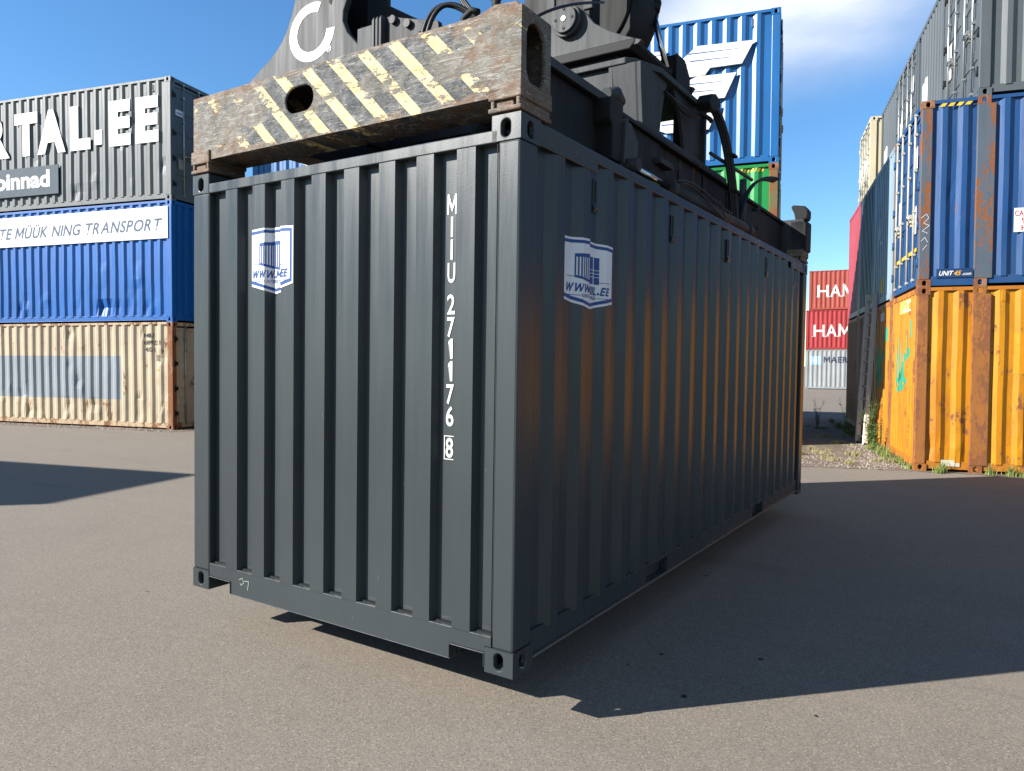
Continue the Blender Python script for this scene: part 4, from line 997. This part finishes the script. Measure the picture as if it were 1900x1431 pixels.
for C in (b1_,):
    b = poly_bm(*[[(.24+k*.115, T9-.115), (.31+k*.115, T9-.115), (.35+k*.115, T9-.065), (.28+k*.115, T9-.065)] for k in range(4)]); decal(C, b, 0, 0, 'hazard_stripe', MT['hazard'], 'side', .004, flat=.0)
# scribbles on the blue post
sc_ = stroke([(.02, 1.08), (.10, 1.14), (.13, 1.08), (.06, 1.0), (.14, .96), (.04, .88), (.12, .84)], .006)+stroke([(.03, .72), (.08, .78), (.12, .70)], .006)+stroke([(.05, .58), (.11, .66)], .006)
# (these sit on the corner post, so they are laid flat on it)
b = poly_bm(*sc_); decal(b1_, b, 0, 0, 'scribble', MT['white'], 'side', .004, flat=.0)
# green blots and letters on the yellow end walls
P_gb = plain('green_spray_paint', (.03, .33, .20), .5)
def blot(lst):
    rnd = random.Random(4); out = []
    for (v, z_, rw, rh) in lst:
        n = 14; out.append([(v+rw*(1+rnd.uniform(-.22, .22))*math.cos(2*math.pi*k/n), z_+rh*(1+rnd.uniform(-.22, .22))*math.sin(2*math.pi*k/n)) for k in range(n)])
    return out
BL = [(.50, 2.28, .11, .12), (.86, 2.02, .07, .17), (.80, 1.90, .17, .07), (1.02, 1.80, .12, .06), (1.30, 1.72, .10, .16), (1.55, 1.72, .10, .30), (1.78, 1.62, .10, .28), (1.20, 1.50, .10, .10), (1.05, 1.40, .08, .07), (1.45, 1.36, .12, .13), (1.62, 1.24, .10, .06), (1.28, 1.30, .06, .06)]
for C in (y1, y2):
    b = poly_bm(*blot([(v_, z_, rw*1.3, rh*1.2) for v_, z_, rw, rh in BL])); 
    for v in b.b.verts: v.co.x = -v.co.x
    decal(C, b, 0, 0, 'paint_blot', P_gb, 'end0', .003)
b = poly_bm(rect(0, 1.0, 0, .22)); decal(y1, b, 1.62, 2.56, 'faded_panel', plain('faded_cream_panel', (.72, .45, .10), .5), 'end0', .002)
b = text_bm('AXI', .17, .03, 0, width=.62); decal(y1, b, 1.25, 2.585, 'lettering', TW, 'end0', .004)
b = poly_bm(rect(0, .34, 0, .16)); decal(y2, b, 1.3, 2.56, 'label_plate', TW, 'end0', .002)
for k, c_ in enumerate('2915 7'):
    if c_ != ' ': decal(y1, text_bm(c_, .07, .008, 0, width=.05), .62, .80-k*.085, 'lettering', MT['textblack'], 'end0', .003)
b = poly_bm(rect(0, .26, 0, .10)); decal(y1, b, .38, .09, 'label_plate', plain('grubby_white_plate', (.60, .55, .42), .6), 'side', .012, flat=.02)
b = poly_bm(rect(0, .34, 0, .62)); decal(y1, b, 1.32, 1.55, 'faded_panel', plain('faded_orange_panel', (.60, .24, .008), .6), 'side', .002)
b = MB(); b.box(1.14, 1.20, .0, .04, T9-.24, T9-.10); b.obj('vent', P_yel, y1.root, .006)
# marks on the grey and other ends
emblem(g1, .165, 1.62, 'side', .50, .40, arc=True)
b = poly_bm(rect(0, .32, 0, .62)); decal(g1, b, 2.22, .95, 'sticker', MT['white'], 'end0', .004, flat=.02)
for k in range(4):
    decal(g1, text_bm('MIIU'[k:k+1] or 'I', .12, .01, 0, width=.06), .95, 2.2-k*.2, 'lettering', TW, 'end0', .006, flat=.02)
b = poly_bm(*[rect(0, .3-.03*(k % 3), .09*k, .09*k+.05) for k in range(9)]); decal(g1, b, .42, 1.75, 'lettering', TW, 'end0', .006, flat=.02)
for C in (g2, g4):
    b = poly_bm([(0, .1), (.5, 0), (.5, .55), (0, .45)]); decal(C, b, 1.9, 1.2, 'sticker', MT['white'], 'end0', .003)
for C in (b1_, g3):
    b = poly_bm(rect(0, .25, .9, 1.35), rect(0, .25, 1.95, 2.3), rect(-1.4, -1.15, 1.3, 1.7)); decal(C, b, .60, .0, 'label_plate', MT['white'], 'end0', .004, flat=.02)
b = poly_bm(rect(0, 2.0, 0, .06)); decal(b1_, b, 2.25, .60, 'hazard_stripe', MT['hazard'], 'end0', .004, flat=.014)
b = text_bm('K', .5, .05, 0, width=.5); decal(lb, b, 1.9, 1.3, 'lettering', TW, 'end0', .004)
b = poly_bm(rect(0, .35, 0, .3)); decal(lb, b, 1.5, .25, 'label_plate', MT['hazard'], 'end0', .004)

# ------------------------------------------------------------------ far stack with big letters
P_r1 = paint('faded_red_paint', (.34, .065, .045), .14, .6, .6); P_r2 = paint('deep_red_paint', (.36, .032, .036), .10, .6, .6); P_m = paint('pale_grey_rusting_paint', (.30, .32, .33), .26, .6, .6)
FA = .12; FB = (-8.72, 49.0); GR_F = 'containers stacked far off between the hanging container and the right stack'
fm = container('shipping_container', 'pale grey container with dark capitals at the bottom of the far stack', L40, T8, P_m, (FB[0], FB[1], 0), FA, GR_F, seed=51, dents=.4, detail=.5)
f2 = container('shipping_container', 'deep red container with white serif capitals in the middle of the far stack', L40, T8, P_r2, (FB[0], FB[1], T8), FA, GR_F, seed=52, dents=.3, detail=.5)
f3 = container('shipping_container', 'faded red container with white serif capitals on top of the far stack', L40, T8, P_r1, (FB[0]+.15, FB[1]+.02, 2*T8), FA, GR_F, seed=53, dents=.3, detail=.5)
def serif(letters, C, u0, z0, h, mat):
    b = MB(); x = 0
    for c_ in letters:
        if c_ == ' ': x += h*.4; continue
        t = text_bm(c_, h, .012, 0, xs=1.0 if c_ == 'H' else .82); xs_ = [v.co.x for v in t.b.verts]; w_ = max(xs_)-min(xs_)
        b.add(t, Matrix.Translation((x, 0, 0))); t.b.free()
        if c_ in 'HAMRU':
            for fx in ((.05, .95) if c_ in 'HAMR' else ()): b.b.faces.new([b.b.verts.new((p[0], p[1], .0)) for p in rect(x+w_*fx-h*.13, x+w_*fx+h*.13, 0, h*.05)])
        x += w_+h*.13
    decal(C, b, u0, z0, 'lettering', mat, 'side', .006)
serif('HAMBURG SÜD', f3, .50, .86, .82, TW); serif('HAMBURG SÜD', f2, .45, .86, .82, TW)
decal(fm, text_bm('MAERSK', .40, .02, 0, width=2.1), 1.12, 1.75, 'lettering', plain('navy_lettering', (.02, .03, .07), .5), 'side', .006)
b = poly_bm(rect(0, .62, 0, .55)); decal(fm, b, .3, 1.62, 'logo_plate', plain('pale_blue_panel', (.35, .62, .72), .5), 'side', .005)
b = poly_bm([(.35+.2*(1 if k % 2 == 0 else .42)*math.sin(math.pi*k/7), .31+.2*(1 if k % 2 == 0 else .42)*math.cos(math.pi*k/7)) for k in range(14)]); decal(fm, b, .26, 1.60, 'logo_print', TW, 'side', .007)

# ------------------------------------------------------------------ stack beside the camera's left that throws the shadow on the left
tip = Vector((-7.95, 3.80)); hh = T9*2; sh = Vector((1.30, 1.36)) * hh
oc = tip-sh   # far right top corner foot
for t_ in range(2):
    ox = oc.x-math.cos(LSA)*L40+math.sin(LSA)*2.438; oy = oc.y-math.sin(LSA)*L40-math.cos(LSA)*2.438
    container('shipping_container', ['grey container outside the left edge, on the ground', 'blue container outside the left edge, on top of a grey one'][t_], L40, T9, (P_grey, P_blue)[t_], (ox, oy, T9*t_), LSA, 'containers out of sight beside the yard', seed=61+t_, detail=.5)

# ------------------------------------------------------------------ ladder against the right stack
LD = empty('ladder', 'weathered aluminium ladder leaning on the shaded container ends beside the yellow stack', 'ladder', (0, 0, 0))
a0 = Vector((-.41, 14.10, .0)); a1 = Vector((-.475, 15.10, 3.22)) ; a1 = RW(-.02, 4.45, 3.20); LD.location = a0
wv = Vector((-math.sin(RSA), math.cos(RSA), 0))*.40; wv = wv*.9+Vector((-.10, 0, 0))
ax_ = (a1-a0); al = ax_.length; ax_n = ax_.normalized(); nrm_ = ax_n.cross(wv.normalized())
P_al = paint('weathered_aluminium', (.85, .76, .66), .03, .6, .4)
for s_ in (0, 1):
    b = MB(); q = b.b
    def sect(o_, e):
        w_ = wv.normalized(); return [o_+w_*x+nrm_*y for x, y in ((-.030, -.045), (.030, -.045), (.030, .045), (-.030, .045))]
    A_ = [q.verts.new(p) for p in sect(wv*s_, 0)]; B_ = [q.verts.new(p) for p in sect(wv*s_+ax_, 1)]
    fs = [q.faces.new(A_), q.faces.new(B_[::-1])]+[q.faces.new((A_[i], B_[i], B_[(i+1) % 4], A_[(i+1) % 4])) for i in range(4)]
    bmesh.ops.recalc_face_normals(q, faces=fs)
    rl = b.obj('rail', P_al, LD, .004)
    b = MB(); o_ = wv*s_; b.tube([o_-wv.normalized()*.03, o_+wv.normalized()*.03], .045, 10); b.obj('foot', MT['black'], rl)
for k in range(12):
    p_ = ax_*((k+.6)/12.2); b = MB(); b.tube([p_-wv.normalized()*.05, p_+wv+wv.normalized()*.05], .016, 8); b.obj('rung', P_al, LD)

# ------------------------------------------------------------------ weeds
def leaf_mat(n, c1_, c2_):
    g = G(n); g.put('Base Color', g.mix(g.noise(8, 3, .6), c1_, c2_)); g.put('Roughness', .6)
    g.put('Subsurface Weight', 0.0); return g.m
GRS = leaf_mat('grass_green', (.10, .14, .025), (.19, .22, .05)); WD = leaf_mat('weed_green', (.05, .11, .02), (.12, .19, .04)); DRY = leaf_mat('dry_grass', (.30, .26, .12), (.20, .2, .08))
def blade(b, p, h, w_, lean, ang):
    q = b.b; d = Vector((math.cos(ang), math.sin(ang), 0)); s_ = Vector((-d.y, d.x, 0))*w_
    prev = None
    for k in range(4):
        t = k/3; c_ = p+Vector((0, 0, h*t*(1-.25*lean*t)))+d*lean*h*t*t; ww = s_*(1-t)*.5+s_*.04
        cur = (q.verts.new(c_-ww), q.verts.new(c_+ww))
        if prev: q.faces.new((prev[0], prev[1], cur[1], cur[0]))
        prev = cur
def grass(name, label, pts, n, h, mat, seed, cat='grass', spread=.1, w_=.009, ground=.004):
    rnd = random.Random(seed); b = MB()
    cl = []
    for (x0, y0, x1, y1) in pts:
        for k in range(max(2, int(math.hypot(x1-x0, y1-y0)*5))):
            t = rnd.random(); cl.append((x0+(x1-x0)*t+rnd.gauss(0, spread), y0+(y1-y0)*t+rnd.gauss(0, spread), rnd.uniform(.4, 1)))
    for k in range(n):
        cx_, cy_, sc2 = rnd.choice(cl)
        blade(b, Vector((cx_+rnd.gauss(0, .035), cy_+rnd.gauss(0, .035), ground)), h*sc2*rnd.uniform(.4, 1.1), w_*rnd.uniform(.6, 1.4), rnd.uniform(.1, .9), rnd.uniform(0, 6.28))
    o = b.obj(name, mat); o['kind'] = 'stuff'; o['label'] = label; o['category'] = cat; return o
def seg(a, b_, m=None): return (a.x, a.y, b_.x, b_.y)
grass('grass', 'green grass growing along the foot of the yellow container', [seg(RW(.22, -.10), RW(.72, -.12)), seg(RW(1.1, -.12), RW(2.2, -.14)), seg(RW(2.2, -.12), RW(8, -.12))], 2400, .30, GRS, 1, spread=.05)
grass('grass', 'grass and low weeds along the shaded ends left of the yellow corner', [seg(RW(-.12, .1), RW(-.15, 2.4)), seg(RW(-.15, 2.4), RW(-.22, 6)), seg(RW(-.2, 6), RW(-.4, 10))], 2600, .24, GRS, 2, spread=.07)
grass('grass', 'sparse dry grass scattered over the bare soil patch', [(-1.3, 10.6, .0, 11.2), (-1.6, 12.5, -.3, 12.2), (-2.0, 13.6, -.6, 13.5), (-2.5, 15, -1, 15.5), (-3, 17, -1.6, 18), (-2.2, 11.2, -.6, 10.8), (-.3, 11.5, .4, 11.0)], 3600, .10, DRY, 3, spread=.35)
def weed(label, loc, h, n, seed):
    root = empty('weed_plant', label, 'weed', loc, 0, 'weeds beside the ladder'); rnd = random.Random(seed)
    b = MB(); tips = []
    for k in range(n):
        a = rnd.uniform(0, 6.28); l = rnd.uniform(.08, .3)*h; hh_ = h*rnd.uniform(.55, 1.05); st = [Vector((rnd.gauss(0, .03), rnd.gauss(0, .03), 0))]
        for j in range(1, 6): t = j/5; st.append(Vector((math.cos(a)*l*t*t, math.sin(a)*l*t*t, hh_*t))+Vector((rnd.gauss(0, .008), rnd.gauss(0, .008), 0)))
        b.tube(st, [.005*(1-.6*j/5) for j in range(6)], 5); tips.append(st)
    b.obj('stem', WD, root); b = MB()
    for st in tips:
        for j in range(int(46*h)):
            t = rnd.uniform(.15, 1)*4.99; i = int(t); p_ = st[i].lerp(st[i+1], t-i); a = rnd.uniform(0, 6.28)
            ln = rnd.uniform(.05, .12)*(1.2-.12*t); d = Vector((math.cos(a), math.sin(a), rnd.uniform(-.3, .6))); s2 = Vector((-math.sin(a), math.cos(a), rnd.uniform(-.3, .3)))*ln*.16
            q = b.b; q.faces.new([q.verts.new(x_) for x_ in (p_, p_+d*ln*.45+s2, p_+d*ln, p_+d*ln*.45-s2)])
    b.obj('foliage', WD, root)
w0 = RW(-.22, 3.35); weed('tall leafy green weed right beside the foot of the ladder', (w0.x, w0.y, 0), 1.05, 9, 1)
w0 = RW(-.20, 2.75); weed('lower bushy weed between the ladder and the yellow wall', (w0.x, w0.y, 0), .62, 8, 2)
w0 = RW(-.5, 5.1); weed('spindly pale weed rising left of the ladder', (w0.x, w0.y, 0), 1.25, 3, 3)
weed('small weed standing in the shade on the soil, left of the ladder', (-2.0, 17.6, 0), .75, 6, 4)
# gravel: loose stones on the soil edge
rnd = random.Random(9); b = MB(); q = b.b
def stone(x, y, r_):
    n0 = len(q.verts); vs = [q.verts.new((x+dx*r_*rnd.uniform(.6, 1.2), y+dy*r_*rnd.uniform(.6, 1.2), .004+max(0, dz)*r_*rnd.uniform(.5, 1.0))) for dx, dy, dz in ((1, 0, 0), (.3, .9, 0), (-.8, .6, 0), (-.8, -.6, 0), (.3, -.9, 0), (.2, .1, 1), (-.3, -.2, .9))]
    for i in range(5): q.faces.new((vs[i], vs[(i+1) % 5], vs[5] if i < 2 or i == 4 else vs[6]))
    q.faces.new((vs[5], vs[2], vs[6])); q.faces.new((vs[5], vs[6], vs[4]))
for k in range(1500):
    t = rnd.random()
    if k % 3 == 0: p_ = RW(rnd.uniform(-.7, -.02), rnd.uniform(.2, 4)); x, y = p_.x, p_.y
    elif k % 3 == 1: x, y = rnd.uniform(-1.7, .5), 9.75+rnd.uniform(0, 1.6); y += .3*(x+1.6)*.9
    else: x, y = rnd.uniform(-3.2, -.4), rnd.uniform(11.5, 18)
    stone(x, y, rnd.uniform(.006, .022))
for k in range(700):
    p_ = LW(rnd.uniform(-9, .4), rnd.uniform(-.55, -.02)); stone(p_.x, p_.y, rnd.uniform(.006, .03))
o = b.obj('gravel', plain('gravel_stone', (.34, .30, .26), .9, var=.35)); o['kind'] = 'stuff'; o['label'] = 'loose pale gravel stones along the container feet and soil patch'; o['category'] = 'gravel'
